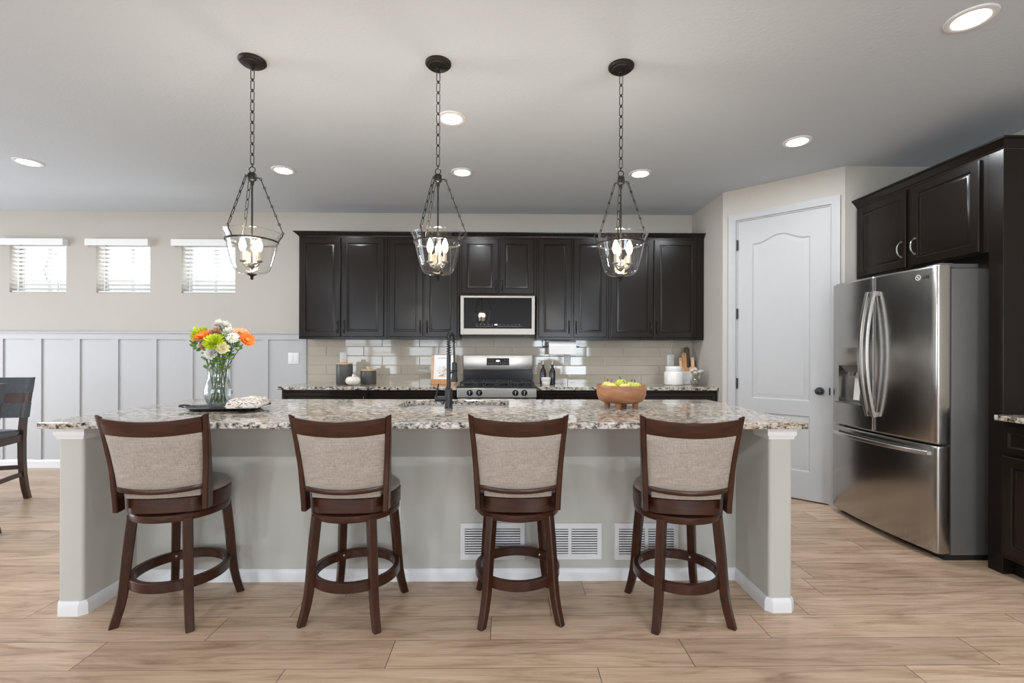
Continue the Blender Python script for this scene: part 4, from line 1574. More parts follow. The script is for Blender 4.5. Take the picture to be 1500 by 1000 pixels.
def chair_at(o, fx, fy):
    """Put the chair's rear leg (local -x side, the one seen) foot at fx, fy."""
    lx_, ly_ = -0.203, -0.250
    o.rotation_euler.z = CA
    o.location = (fx - (lx_ * cos(CA) - ly_ * sin(CA)), fy - (lx_ * sin(CA) + ly_ * cos(CA)), 0)


chair_at(ch, -4.035, 4.06)
tag(ch, 'dark leather dining chair with nailhead back standing beside the white wainscot', 'chair', 'dining chairs at the left edge')
c2 = copy_tree(ch)
chair_at(c2, -3.455, 3.265)
tag(c2, 'dining chair of which only a back post corner shows at the left frame edge', 'chair', 'dining chairs at the left edge')

# ------------------------------------------------------------------ pendants


def link_pts(c, d, side, L, w, n=14):
    """Stadium shaped link round c: long axis d, short axis side."""
    pts = []
    for i in range(n):
        a = 2 * pi * i / n
        ca, sa = cos(a), sin(a)
        lx = w / 2 * (abs(ca) ** 0.6) * (1 if ca > 0 else -1)
        ly = sa * w / 2 + (L / 2 - w / 2) * (1 if sa > 0 else -1)
        pts.append(Vector(c) + Vector(side) * lx + Vector(d) * ly)
    return pts


def chain(m, p0, p1, n, L, w, ring, r, side0):
    """Long links face on, small rings edge on between them."""
    p0, p1 = Vector(p0), Vector(p1)
    d = (p1 - p0).normalized()
    side = (Vector(side0) - d * d.dot(Vector(side0))).normalized()
    other = d.cross(side)
    step = (p1 - p0) / n
    for i in range(n):
        m.tube(link_pts(p0 + step * (i + 0.5), d, side, step.length - ring * 0.35, w), r, 6, closed=True)
    for i in range(n + 1):
        c = p0 + step * i
        m.tube([c + (d * cos(a * pi / 5) + other * sin(a * pi / 5)) * ring * 0.62 for a in range(10)], r * 0.9, 6, closed=True)


def make_pendant():
    """Root at the ceiling; everything hangs below it (negative z)."""
    root = thing('pendant_light', '', 'light')
    m = MB()
    m.lathe([(0.066, 0.0), (0.067, -0.008), (0.060, -0.016), (0.052, -0.018), (0.050, -0.024), (0.030, -0.027), (0.012, -0.030), (0.010, -0.040), (0.0, -0.041)], 36)
    m.build('canopy', M['iron'], root, angle=30)
    m = MB()
    chain(m, (0, 0, -0.045), (0, 0, -0.536), 9, 0.05, 0.0165, 0.012, 0.0021, (1, 0, 0))
    m.build('chain', M['iron'], root)
    m = MB()
    m.tube([(0.0145 * cos(a * pi / 10), 0, -0.561 + 0.0145 * sin(a * pi / 10)) for a in range(20)], 0.0026, 8, closed=True)
    m.build('hanging_loop', M['iron'], root)
    m = MB()
    m.lathe([(0.006, -0.575), (0.016, -0.578), (0.021, -0.585), (0.022, -0.605), (0.019, -0.615), (0.010, -0.620), (0.008, -0.640), (0.0, -0.641)], 24)
    for k in range(3):
        a = radians(8 + 120 * k)
        m.rod((0.018 * cos(a), 0.018 * sin(a), -0.600), (0.034 * cos(a), 0.034 * sin(a), -0.602), 0.0035, n=8)
    m.build('hub', M['iron'], root)
    MB().rod((0, 0, -0.63), (0, 0, -1.075), 0.0048, n=12).build('stem_rod', M['iron'], root)
    for k in range(3):
        a = radians(8 + 120 * k)
        m = MB()
        c, s = cos(a), sin(a)
        p0, p1 = (0.040 * c, 0.040 * s, -0.606), (0.146 * c, 0.146 * s, -0.880)
        chain(m, p0, p1, 6, 0.05, 0.012, 0.0095, 0.0019, (-s, c, 0))
        m.tube([(0.146 * c, 0.146 * s, -0.882), (0.143 * c, 0.143 * s, -0.898), (0.130 * c, 0.130 * s, -0.915), (0.124 * c, 0.124 * s, -0.930)], 0.0028, 8)
        m.build('shade_chain', M['iron'], root)
    prof = [(0.1365, -0.884), (0.1325, -0.896), (0.1245, -0.912), (0.1195, -0.930), (0.116, -0.950), (0.1115, -0.975), (0.104, -1.005), (0.096, -1.035), (0.0885, -1.060), (0.081, -1.078), (0.066, -1.090), (0.045, -1.096), (0.012, -1.098)]
    MB().lathe(prof, 48, cap0=False, cap1=False).build('glass_shade', M['glass'], root, angle=180)
    m = MB()
    m.tube([(0.1375 * cos(a * pi / 24), 0.1375 * sin(a * pi / 24), -0.884) for a in range(48)], 0.0022, 6, closed=True)
    m.build('glass_rim', M['vase_glass'], root)
    m = MB()
    m.loft([[(r * cos(2 * pi * i / 48), r * sin(2 * pi * i / 48), z) for r, z in ((0.1215, -0.925), (0.1242, -0.925), (0.1236, -0.9335), (0.1209, -0.9335))] for i in range(48)], ring=True)
    m.build('shade_band', M['iron'], root, angle=40)
    m = MB()
    m.lathe([(0.006, -1.040), (0.018, -1.044), (0.020, -1.056), (0.012, -1.066), (0.006, -1.072)], 20)
    for k in range(3):
        a = radians(-22 + 120 * k)
        c, s = cos(a), sin(a)
        m.tube([(0.012 * c, 0.012 * s, -1.055), (0.026 * c, 0.026 * s, -1.062), (0.041 * c, 0.041 * s, -1.052), (0.044 * c, 0.044 * s, -1.040)], 0.0042, 8)
        m.lathe([(0.006, -1.042), (0.017, -1.036), (0.018, -1.031), (0.010, -1.030)], 18, (0.044 * c, 0.044 * s, 0))
    m.build('candle_arms', M['pewter'], root)
    for k in range(3):
        a = radians(-22 + 120 * k)
        c, s = 0.044 * cos(a), 0.044 * sin(a)
        MB().rod((c, s, -1.033), (c, s, -0.985), 0.0085, n=14).build('candle_sleeve', M['candle'], root)
        m = MB()
        m.lathe([(0.006, -0.986), (0.010, -0.980), (0.0155, -0.966), (0.0165, -0.955), (0.0140, -0.940), (0.0085, -0.925), (0.0035, -0.914), (0.0, -0.910)], 16, (c, s, 0))
        m.build('bulb', M['bulb'], root, angle=180)
    m = MB()
    m.lathe([(0.022, -1.096), (0.024, -1.100), (0.012, -1.106), (0.006, -1.112), (0.009, -1.118), (0.005, -1.126), (0.0, -1.127)], 20)
    m.build('finial', M['iron'], root)
    return root


PEND = [(-1.304, 2.452, 6, 'bronze chain lantern pendant leftmost of three, hanging in front of a window'),
        (-0.351, 2.455, -4, 'bronze chain lantern pendant in the middle of three over the island'),
        (0.601, 2.465, 3, 'bronze chain lantern pendant rightmost of three over the island')]
pp = make_pendant()
for i, (x, y, r, lab) in enumerate(PEND):
    o = pp if i == 0 else copy_tree(pp)
    o.location = (x, y, TOP)
    o.rotation_euler.z = radians(r)
    tag(o, lab, 'light', 'glass lantern pendants over the island')
    l = bpy.data.lights.new('pendant_glow', 'POINT')
    l.energy = 12
    l.color = (1.0, 0.88, 0.72)
    l.shadow_soft_size = 0.03
    lo = bpy.data.objects.new('pendant_glow', l)
    COL.objects.link(lo)
    lo.location = (x, y, TOP - 0.945)

# ------------------------------------------------------------------ recessed ceiling lights
DOWN = [(-3.782, 3.800, 'white recessed light at the left frame edge before the high windows'),
        (-1.834, 3.928, 'white recessed light just right of the leftmost pendant chain'),
        (-0.350, 3.033, 'white recessed light beside the middle pendant chain, upper of two'),
        (-0.363, 3.941, 'white recessed light beside the middle pendant chain, lower of two'),
        (1.124, 3.940, 'white recessed light just right of the rightmost pendant chain'),
        (2.060, 3.318, 'white recessed light above the pantry door'),
        (2.073, 2.084, 'white recessed light in the top right corner of the ceiling')]


def make_down():
    t = thing('recessed_light', '', 'light')
    m = MB()
    m.loft([[(r * cos(2 * pi * i / 40), r * sin(2 * pi * i / 40), z) for r, z in ((0.094, 0.0), (0.092, -0.006), (0.078, -0.010), (0.066, -0.006), (0.066, 0.0))] for i in range(40)], ring=True)
    m.build('trim_ring', M['white'], t, angle=40)
    MB().lathe([(0.066, -0.004), (0.060, -0.010), (0.035, -0.014), (0.0, -0.015)], 36).build('lens', M['lens'], t, angle=60)
    return t


dn = make_down()
HIDDEN_DOWN = [(-3.8, 1.9), (-3.8, -1.0), (-1.83, -1.0), (0.2, -1.0), (2.07, -1.0)]
for i, (x, y, lab) in enumerate(DOWN):
    o = dn if i == 0 else copy_tree(dn)
    o.location = (x, y, TOP)
    tag(o, lab, 'light', 'recessed lights in the ceiling')
for x, y in [(d[0], d[1]) for d in DOWN] + HIDDEN_DOWN:
    l = bpy.data.lights.new('downlight_beam', 'AREA')
    l.shape = 'DISK'
    l.size = 0.12
    l.energy = 9.5 if y > 0 else 26
    l.color = (0.93, 0.98, 1.04)
    l.spread = radians(180)
    lo = bpy.data.objects.new('downlight_beam', l)
    COL.objects.link(lo)
    lo.location = (x, y, TOP - 0.018)

# ------------------------------------------------------------------ faucet
t = thing('faucet', 'matt black spring neck kitchen faucet standing in front of the sink', 'faucet', (-0.332, 2.782, 0.915))
m = MB()
m.lathe([(0.025, 0.0), (0.0255, 0.005), (0.0225, 0.008), (0.0225, 0.108), (0.020, 0.113), (0.0135, 0.117)], 24)
m.rod((0, 0, 0.112), (0, 0, 0.312), 0.0128, 0.0118, 20)
m.build('column', M['black'], t, angle=35)
# hose: up, over and down to the spray head, leaning a little to the right
P = []
for i in range(26):
    u = i / 25
    if u < 0.30:
        P.append((0.0, 0.0, 0.312 + 0.100 * u / 0.30))
    elif u < 0.72:
        a = pi * (u - 0.30) / 0.42
        h = 0.5 - 0.5 * cos(a)
        P.append((0.012 * h, 0.150 * h, 0.412 + 0.030 * sin(a)))
    else:
        q = (u - 0.72) / 0.28
        P.append((0.012 + 0.005 * q, 0.150 + 0.004 * q, 0.412 - 0.150 * q))
MB().tube(P, 0.0062, 10).build('hose', M['black'], t)
# spring wound round the rising hose and the arch
m = MB()
V = [Vector(p) for p in P[:20]]
seg = [0.0]
for a, b in zip(V[:-1], V[1:]):
    seg.append(seg[-1] + (b - a).length)
turns, rad = 21, 0.0118
pts = []
N_ = turns * 12
for k in range(N_ + 1):
    s = seg[-1] * k / N_
    i = max(j for j in range(len(seg)) if seg[j] <= s + 1e-9)
    i = min(i, len(V) - 2)
    f = (s - seg[i]) / (seg[i + 1] - seg[i])
    c = V[i].lerp(V[i + 1], f)
    tg = (V[i + 1] - V[i]).normalized()
    u = Vector((0.966, -0.258, 0))
    w = tg.cross(u).normalized()
    a = 2 * pi * k / 12
    pts.append(c + u * cos(a) * rad + w * sin(a) * rad)
m.tube(pts, 0.0024, 6)
m.build('spring', M['black'], t)
m = MB()
m.lathe([(0.010, 0.268), (0.0155, 0.262), (0.0165, 0.255), (0.0165, 0.178), (0.0200, 0.168), (0.0215, 0.148), (0.0200, 0.146), (0.0, 0.147)], 20, (0.017, 0.154, 0))
m.build('spray_head', M['black'], t)
m = MB()
m.rod((0, 0, 0.20), (0.017, 0.150, 0.215), 0.005, n=10)
m.tube([(0.017 + 0.019 * cos(a * pi / 8), 0.154 + 0.019 * sin(a * pi / 8), 0.215) for a in range(16)], 0.0035, 6, closed=True)
m.build('docking_arm', M['black'], t)
m = MB()
m.rod((-0.015, 0, 0.055), (-0.080, 0, 0.055), 0.0175, 0.0165, 20)
m.rod((-0.050, 0, 0.055), (-0.053, 0, 0.055), 0.0180, n=20)
m.tube([(-0.074, 0, 0.065), (-0.066, -0.006, 0.100), (-0.057, -0.012, 0.145)], [0.0055, 0.005, 0.0045], 10)
m.build('lever_handle', M['black'], t)

# ------------------------------------------------------------------ tray, vase, flowers, towel on the island
t = thing('serving_tray', 'low black oval tray carrying the flower vase', 'tray', (-1.605, 2.745, 0.915), radians(14))
m = MB()
n = 56


def oval(a, b, z, lift=0.0):
    return [(a * cos(2 * pi * i / n), b * sin(2 * pi * i / n), z + lift * abs(cos(2 * pi * i / n)) ** 6) for i in range(n)]


m.loft([oval(0.140, 0.100, 0.002), oval(0.178, 0.134, 0.002), oval(0.200, 0.148, 0.014, 0.004), oval(0.203, 0.151, 0.016, 0.004), oval(0.200, 0.148, 0.018, 0.004), oval(0.178, 0.133, 0.007), oval(0.140, 0.100, 0.007)])
m.build('tray_dish', M['black'], t, angle=50)
for s in (-1, 1):
    m = MB()
    m.tube([(s * 0.198, -0.045, 0.020), (s * 0.224, -0.032, 0.024), (s * 0.232, 0.0, 0.025), (s * 0.224, 0.032, 0.024), (s * 0.198, 0.045, 0.020)], 0.0045, 8)
    m.build('tray_handle', M['black'], t)

VX, VY, VZ = -1.668, 2.775, 0.9225
t = thing('flower_vase', 'clear waisted glass vase holding cut flowers on the black tray', 'vase', (VX, VY, VZ))
vp = [(0.044, 0.002), (0.047, 0.006), (0.060, 0.030), (0.070, 0.060), (0.0735, 0.085), (0.070, 0.115), (0.062, 0.145), (0.0545, 0.170), (0.0530, 0.190), (0.0560, 0.212), (0.0615, 0.236)]
m = MB()
# lobed body: eight soft flutes that fade towards the rim
loops = []
full = vp + [(r - 0.0035, z) for r, z in reversed(vp[1:])] + [(0.040, 0.012)]
for r, z in full:
    amp = 0.030 * max(0.0, 1 - z / 0.17)
    loops.append([(r * (1 + amp * cos(8 * 2 * pi * i / 64)) * cos(2 * pi * i / 64), r * (1 + amp * cos(8 * 2 * pi * i / 64)) * sin(2 * pi * i / 64), z) for i in range(64)])
m.loft(loops)
m.build('glass_body', M['vase_glass'], t, angle=60)
MB().lathe([(0.039, 0.0125), (0.055, 0.031), (0.0655, 0.060), (0.0690, 0.085), (0.0655, 0.115), (0.0575, 0.145), (0.0540, 0.158)], 40).build('water', M['water'], t, angle=60)


def petal(m, base, d, L, w, th, up):
    """Slim pointed petal from base along d."""
    d = Vector(d).normalized()
    s = d.cross(Vector(up))
    s = s.normalized() if s.length > 1e-6 else Vector((1, 0, 0))
    nn = s.cross(d)
    b = Vector(base)
    sec = [(0.0, 0.35), (0.35, 0.85), (0.72, 1.0), (0.93, 0.55), (1.0, 0.1)]
    loops = []
    for q, k in sec:
        c = b + d * L * q + nn * (0.12 * L * q * q)
        loops.append([c + s * w / 2 * k, c + nn * th / 2 * k, c - s * w / 2 * k, c - nn * th / 2 * k])
    m.loft(loops)


def flower(kind, label, px, py, pz, size, face, mat, slot, eye=None, cat='flower'):
    """Cut flower with its bloom at (px, py, pz): bloom faces the direction given; its stem runs into the vase."""
    t = thing(kind, label, cat, (px, py, pz), 0, 'cut flowers in the glass vase')
    rg = random.Random(int(px * 7919) ^ int(pz * 104729))
    F = Vector(face).normalized()
    q = Vector((0, 0, 1)).rotation_difference(F)
    m = MB()
    if kind in ('chrysanthemum', 'carnation'):
        nP = 110 if kind == 'chrysanthemum' else 60
        for i in range(nP):
            h = 1 - 1.12 * (i + 0.5) / nP
            a = i * 2.39996 + rg.uniform(-0.1, 0.1)
            r = sqrt(max(0, 1 - h * h))
            d = Vector((r * cos(a), r * sin(a), h * 0.75 + 0.04))
            L = size * rg.uniform(0.85, 1.08)
            wdt = size * (0.17 if kind == 'chrysanthemum' else 0.42)
            petal(m, (0, 0, 0), q @ d, L, wdt, size * 0.06, q @ Vector((0, 0, 1)) if abs(h) < 0.95 else (1, 0, 0))
    else:
        for ring_, (n_, tilt, L) in enumerate(((18, 0.18, 1.0), (16, 0.42, 0.82), (11, 0.8, 0.55))):
            for i in range(n_):
                a = 2 * pi * (i + 0.5 * ring_) / n_
                d = Vector((cos(a), sin(a), tilt))
                petal(m, q @ Vector((0, 0, 0.002 * ring_)), q @ d, size * L * rg.uniform(0.92, 1.05), size * 0.26, size * 0.05, q @ Vector((0, 0, 1)))
    m.build('bloom', mat, t, angle=60)
    if eye:
        m = MB()
        c = q @ Vector((0, 0, size * 0.12))
        m.ball(c, size * 0.22, nu=10, nv=6)
        m.build('flower_eye', eye, t)
    # stem: through the neck of the vase and down to its floor on the other side
    ang, rn = slot
    neck = Vector((VX - px + cos(ang) * rn, VY - py + sin(ang) * rn, VZ + 0.185 - pz))
    foot = Vector((VX - px + cos(ang + 1.5) * rn, VY - py + sin(ang + 1.5) * rn, VZ + 0.024 - pz))
    b0 = q @ Vector((0, 0, -size * 0.10))
    mid = b0.lerp(neck, 0.5) + Vector((0, 0, 0.008))
    p1 = b0 - F * 0.018
    m = MB()
    m.tube([b0, p1.lerp(b0, 0.3), p1.lerp(mid, 0.5), mid, neck, neck.lerp(foot, 0.5), foot], [0.0034, 0.0026, 0.0024, 0.0024, 0.0026, 0.0026, 0.0028], 7)
    m.build('stem', M['stem_green'], t)
    m = MB()
    for k in range(8):
        f = rg.uniform(0.12, 0.85)
        c = p1.lerp(neck, f)
        a = rg.uniform(0, 2 * pi)
        petal(m, c, (cos(a), sin(a), rg.uniform(-0.2, 0.7)), rg.uniform(0.022, 0.042), 0.012, 0.0018, (rg.uniform(-1, 1), rg.uniform(-1, -0.2), rg.uniform(-0.2, 0.8)))
    m.build('leaves', M['leaf'], t, angle=60)
    return t


FL = [
    ('chrysanthemum', 'large lime chrysanthemum at the left of the bouquet', -1.765, 2.77, 1.335, 0.056, (-0.5, -0.5, 0.75), 'lime', None),
    ('chrysanthemum', 'large lime chrysanthemum low in the middle of the bouquet', -1.652, 2.715, 1.290, 0.056, (0.1, -0.75, 0.6), 'lime', None),
    ('gerbera', 'orange daisy flower facing the room, between the two lime blooms', -1.722, 2.725, 1.325, 0.052, (-0.1, -0.6, 0.75), 'orange', 'flower_eye'),
    ('gerbera', 'orange flower at the far right of the bouquet', -1.508, 2.78, 1.312, 0.046, (0.75, -0.5, 0.35), 'orange', 'flower_eye'),
    ('gerbera', 'peach flower right of centre in the bouquet', -1.550, 2.80, 1.346, 0.046, (0.4, -0.35, 0.8), 'peach', 'flower_eye'),
    ('carnation', 'white carnation at the very top of the bouquet', -1.676, 2.80, 1.400, 0.032, (-0.2, -0.2, 1.0), 'white_petal', None),
    ('carnation', 'white carnation at the top just right of the highest bloom', -1.640, 2.79, 1.392, 0.032, (0.4, -0.2, 1.0), 'white_petal', None),
    ('carnation', 'white carnation behind the orange and green blooms', -1.700, 2.83, 1.368, 0.034, (-0.2, 0.0, 1.0), 'white_petal', None),
    ('carnation', 'white carnation right of centre below the top blooms', -1.612, 2.78, 1.350, 0.036, (0.2, -0.5, 0.8), 'white_petal', None),
    ('daisy', 'white daisy between the peach and orange flowers', -1.566, 2.745, 1.318, 0.036, (0.3, -0.8, 0.5), 'white_petal', 'cream_petal'),
    ('daisy', 'small white daisy hanging low at the left of the bouquet', -1.745, 2.735, 1.284, 0.028, (-0.6, -0.7, 0.3), 'white_petal', 'cream_petal'),
    ('carnation', 'cream rose low at the right of the bouquet', -1.610, 2.715, 1.262, 0.034, (0.4, -0.8, 0.2), 'cream_petal', None),
    ('carnation', 'small dusty pink bloom near the middle of the bouquet', -1.662, 2.745, 1.352, 0.028, (0.0, -0.5, 0.8), 'pink_petal', None),
    ('carnation', 'small pink bud low at the left under the orange flower', -1.712, 2.715, 1.272, 0.020, (-0.2, -0.9, 0.2), 'pink_petal', None),
    ('carnation', 'white carnation low in the vase mouth', -1.672, 2.720, 1.232, 0.036, (0.0, -0.9, 0.2), 'white_petal', None),
]
# every stem has its own place in the neck: outer ring by the bloom's bearing, a few in the middle
order = sorted(range(len(FL)), key=lambda i: -((FL[i][2] - VX) ** 2 + (FL[i][3] - VY) ** 2))
ring_ids = sorted(order[:10], key=lambda i: atan2(FL[i][3] - VY, FL[i][2] - VX))
slots = {i: (-pi + 2 * pi * (k + 0.5) / 10, 0.041) for k, i in enumerate(ring_ids)}
mid_ids = sorted(order[10:], key=lambda i: atan2(FL[i][3] - VY, FL[i][2] - VX))
slots.update({i: (-pi + 2 * pi * (k + 0.5) / len(mid_ids), 0.022) for k, i in enumerate(mid_ids)})
for k, (kind, lab, x, y, z, s, f, mt, eye) in enumerate(FL):
    flower(kind, lab, x, y, z, s * 1.1, f, M[mt], slots[k], M[eye] if eye else None)
# leafy sprigs filling the right and left of the bouquet
for lab, x, y, z, sgn in (('leafy green sprig at the right of the bouquet', -1.585, 2.76, 1.305, 1), ('small leafy green sprig at the left of the bouquet', -1.755, 2.76, 1.282, -1),
                           ('leafy green sprig under the low lime chrysanthemum', -1.640, 2.745, 1.255, 1), ('leafy green sprig behind the white blooms at the top', -1.655, 2.835, 1.335, -1)):
    t = thing('leafy_sprig', lab, 'foliage', (x, y, z), 0, 'cut flowers in the glass vase')
    rg = random.Random(int(x * 1000))
    m = MB()
    for k in range(75):
        a, b, r = rg.uniform(0, 2 * pi), rg.uniform(-0.8, 0.6), rg.uniform(0.0, 0.038)
        petal(m, (cos(a) * r, sin(a) * r * 0.7, b * 0.045), (cos(a) + 0.4 * sgn, sin(a) - 0.3, rg.uniform(-0.1, 1.0)), rg.uniform(0.018, 0.034), 0.011, 0.0016, (rg.uniform(-1, 1), rg.uniform(-1, -0.2), rg.uniform(-0.2, 0.8)))
    m.build('leaves', M['leaf'], t, angle=60)
    m = MB()
    m.tube([(0, 0, 0.02), ((VX - x) * 0.5, (VY - y) * 0.5, (VZ + 0.185 - z) * 0.5), (VX - x + 0.008 * sgn, VY - y, VZ + 0.185 - z), (VX - x - 0.006 * sgn, VY - y, VZ + 0.024 - z)], 0.0024, 7)
    m.build('stem', M['stem_green'], t)

# folded patterned towel lying over the tray's right front
m = MB()
nx, ny = 26, 18


def tw(u, v, topside):
    x, y = (u - 0.5) * 0.175, (v - 0.5) * 0.175
    fold = 0.004 * sin(u * 9 + v * 4) + 0.003 * sin(v * 13 - u * 5)
    edge = min(u, 1 - u, v, 1 - v)
    r = min(1.0, edge / 0.10)
    h = 0.028 + 0.012 * v + fold
    wob = 0.005 * sin(v * 11), 0.005 * sin(u * 10)
    if topside:
        return (x + wob[0], y + wob[1], 0.012 + h * sqrt(max(0.02, 1 - (1 - r) ** 2)))
    return (x + wob[0], y + wob[1], 0.010 - 0.0 * r)


m.grid_slab(lambda u, v: tw(u, v, True), lambda u, v: tw(u, v, False), nx, ny)
# two lower layers of the fold show at the front edge
m.box(-0.080, 0.078, -0.090, 0.060, 0.0005, 0.0105, 0.004, 2)
o = m.build('folded_towel', M['towel'], None, (-1.425, 2.640, 0.9385), radians(10), angle=60)
tag(o, 'folded cream knit towel with brown pattern lying on the tray beside the vase', 'towel')

# ------------------------------------------------------------------ fruit bowl
BX, BY, BZ = 0.700, 2.850, 0.915
t = thing('fruit_bowl', 'round wooden bowl on short peg feet filled with apples', 'bowl', (BX, BY, BZ))
m = MB()
pr = [(0.0, 0.027), (0.085, 0.027), (0.116, 0.034), (0.135, 0.050), (0.1445, 0.075), (0.1465, 0.105), (0.1445, 0.132), (0.141, 0.136), (0.136, 0.132), (0.134, 0.105), (0.130, 0.075), (0.115, 0.052), (0.085, 0.040), (0.0, 0.038)]
m.lathe(pr, 56)
m.build('bowl_body', M['bowl_wood'], t, angle=40)
for k in range(4):
    a = radians(-115 + 90 * k)
    MB().rod((0.084 * cos(a), 0.084 * sin(a), 0.0), (0.084 * cos(a), 0.084 * sin(a), 0.032), 0.0165, 0.0175, 18).build('peg_foot', M['bowl_wood'], t)
FR = [(-0.0736, -0.0425, 0.098, 0.0405, 'apple_yellow', 'pale yellow apple at the left front of the wooden bowl'),
      (-0.0736, 0.0425, 0.100, 0.0400, 'apple_yellow', 'yellow apple at the left back of the wooden bowl'),
      (0.0, -0.085, 0.096, 0.0400, 'apple_yellow', 'yellow apple at the front middle of the wooden bowl'),
      (0.0, 0.0, 0.116, 0.0405, 'apple_green', 'green apple in the middle of the wooden bowl'),
      (0.0736, -0.0425, 0.100, 0.0405, 'apple_green', 'green apple at the right front of the wooden bowl'),
      (0.0736, 0.0425, 0.098, 0.0400, 'apple_yellow', 'yellow apple at the right back of the wooden bowl'),
      (0.0, 0.085, 0.096, 0.0395, 'apple_green', 'green apple at the far side of the wooden bowl')]
for k, (x, y, z, r, mt, lab) in enumerate(FR):
    t = thing('apple', lab, 'fruit', (BX + x, BY + y, BZ + z + 0.020), k * 0.9, 'apples in the wooden bowl')
    m = MB()
    n_ = 24
    prof = []
    for j in range(17):
        a = pi * j / 16
        rr = r * (sin(a) * (1 + 0.10 * cos(a)))
        zz = -r * 0.92 * cos(a)
        if j > 12:
            zz -= r * 0.30 * ((j - 12) / 4) ** 2
        prof.append((rr, zz))
    m.lathe(prof, n_, cap0=False, cap1=False)
    m.build('flesh', M[mt], t, angle=60)
    m = MB()
    m.tube([(0, 0, r * 0.58), (0.002, 0, r * 0.92), (0.010, 0.004, r * 1.18)], [0.0016, 0.0018, 0.0026], 6)
    m.build('stalk', M['stem_brown'], t)

# ------------------------------------------------------------------ things on the back counter
CT = 0.915


def canister(label, x, y, r, h):
    t = thing('canister', label, 'canister', (x, y, CT), 0, 'charcoal canisters with wooden lids')
    m = MB()
    loops = []
    for q, z in ((0.94, 0.0), (1.0, 0.006), (1.0, h - 0.010), (0.98, h - 0.003), (0.94, h)):
        loops.append([(r * q * (1 - 0.012 * (0.5 + 0.5 * cos(22 * a))) * cos(a), r * q * (1 - 0.012 * (0.5 + 0.5 * cos(22 * a))) * sin(a), z) for a in (2 * pi * i / 132 for i in range(132))])
    m.loft(loops)
    m.build('canister_body', M['charcoal'], t, angle=40)
    ld_ = MB().lathe([(r * 0.92, h), (r * 0.97, h + 0.003), (r * 0.97, h + 0.011), (r * 0.92, h + 0.014)], 40).build('lid', M['bamboo'], t)
    MB().lathe([(0.024, h + 0.013), (0.027, h + 0.020), (0.027, h + 0.036), (0.022, h + 0.040)], 24).build('lid_knob', M['bamboo'], ld_)
    return t


canister('tall charcoal ribbed canister with a wooden lid', -1.622, 4.800, 0.0805, 0.203)
canister('short charcoal ribbed canister with a wooden lid', -1.392, 4.835, 0.0785, 0.138)
t = thing('ceramic_pumpkin', 'small white ceramic pumpkin standing between the two charcoal canisters', 'ornament', (-1.497, 4.672, CT))
m = MB()
loops = []
for j in range(15):
    a = pi * j / 14
    rr, zz = 0.068 * sin(a) ** 0.8 + 0.004, 0.046 - 0.044 * cos(a)
    if j > 11:
        zz -= 0.010 * ((j - 11) / 3) ** 2
    loops.append([(rr * (1 - 0.10 * (1 - abs(sin(5.5 * b))) * sin(a)) * cos(b), rr * (1 - 0.10 * (1 - abs(sin(5.5 * b))) * sin(a)) * sin(b), zz) for b in (2 * pi * i / 88 for i in range(88))])
m.loft(loops)
m.build('pumpkin_body', M['cream_ceramic'], t, angle=60)
MB().tube([(0, 0, 0.074), (0.001, 0, 0.092), (0.004, 0, 0.108)], [0.014, 0.009, 0.010], 10).build('pumpkin_stem', M['cream_ceramic'], t)

# cookbook on its wooden stand
t = thing('cookbook_stand', 'light wooden cookbook stand behind the faucet left of the range', 'stand', (-0.635, 4.83, CT))
tl_ = radians(14)


def tilt(pts):
    return [(x, y * cos(tl_) + z * sin(tl_), z * cos(tl_) - y * sin(tl_)) for x, y, z in pts]


m = MB()
m.loft([tilt([(x, y, z) for x, y in ((-0.125, 0.0), (0.125, 0.0), (0.125, 0.012), (-0.125, 0.012))]) for z in (0.010, 0.300)])
m.build('back_board', M['maple'], t)
m = MB()
m.box(-0.120, 0.120, -0.060, 0.010, 0.0, 0.014, 0.003)
m.box(-0.115, 0.115, -0.055, -0.045, 0.012, 0.055, 0.003)
m.build('ledge', M['acacia'], t)
m = MB()
m.loft([[(-0.02, 0.06, 0.235), (0.02, 0.06, 0.235), (0.02, 0.068, 0.235), (-0.02, 0.068, 0.235)], [(-0.02, 0.16, 0.0), (0.02, 0.16, 0.0), (0.02, 0.168, 0.0), (-0.02, 0.168, 0.0)]])
m.build('prop', M['maple'], t)
t = thing('cookbook', 'white cookbook with a floral drawing on its cover leaning on the wooden stand', 'book', (-0.630, 4.808, CT + 0.0165))
t.rotation_euler.x = -tl_
MB().box(-0.098, 0.098, -0.016, -0.0005, 0.004, 0.286, 0.002).build('pages', M['paper'], t)
m = MB().box(-0.085, 0.098, -0.0185, -0.0165, 0.060, 0.284)
m.box(-0.094, -0.089, -0.0185, -0.0165, 0.060, 0.284)
m.build('cover', M['print'], t, flat=True)
MB().box(-0.060, 0.062, -0.0192, -0.0186, 0.252, 0.256).build('cover_line', M['slot'], t)

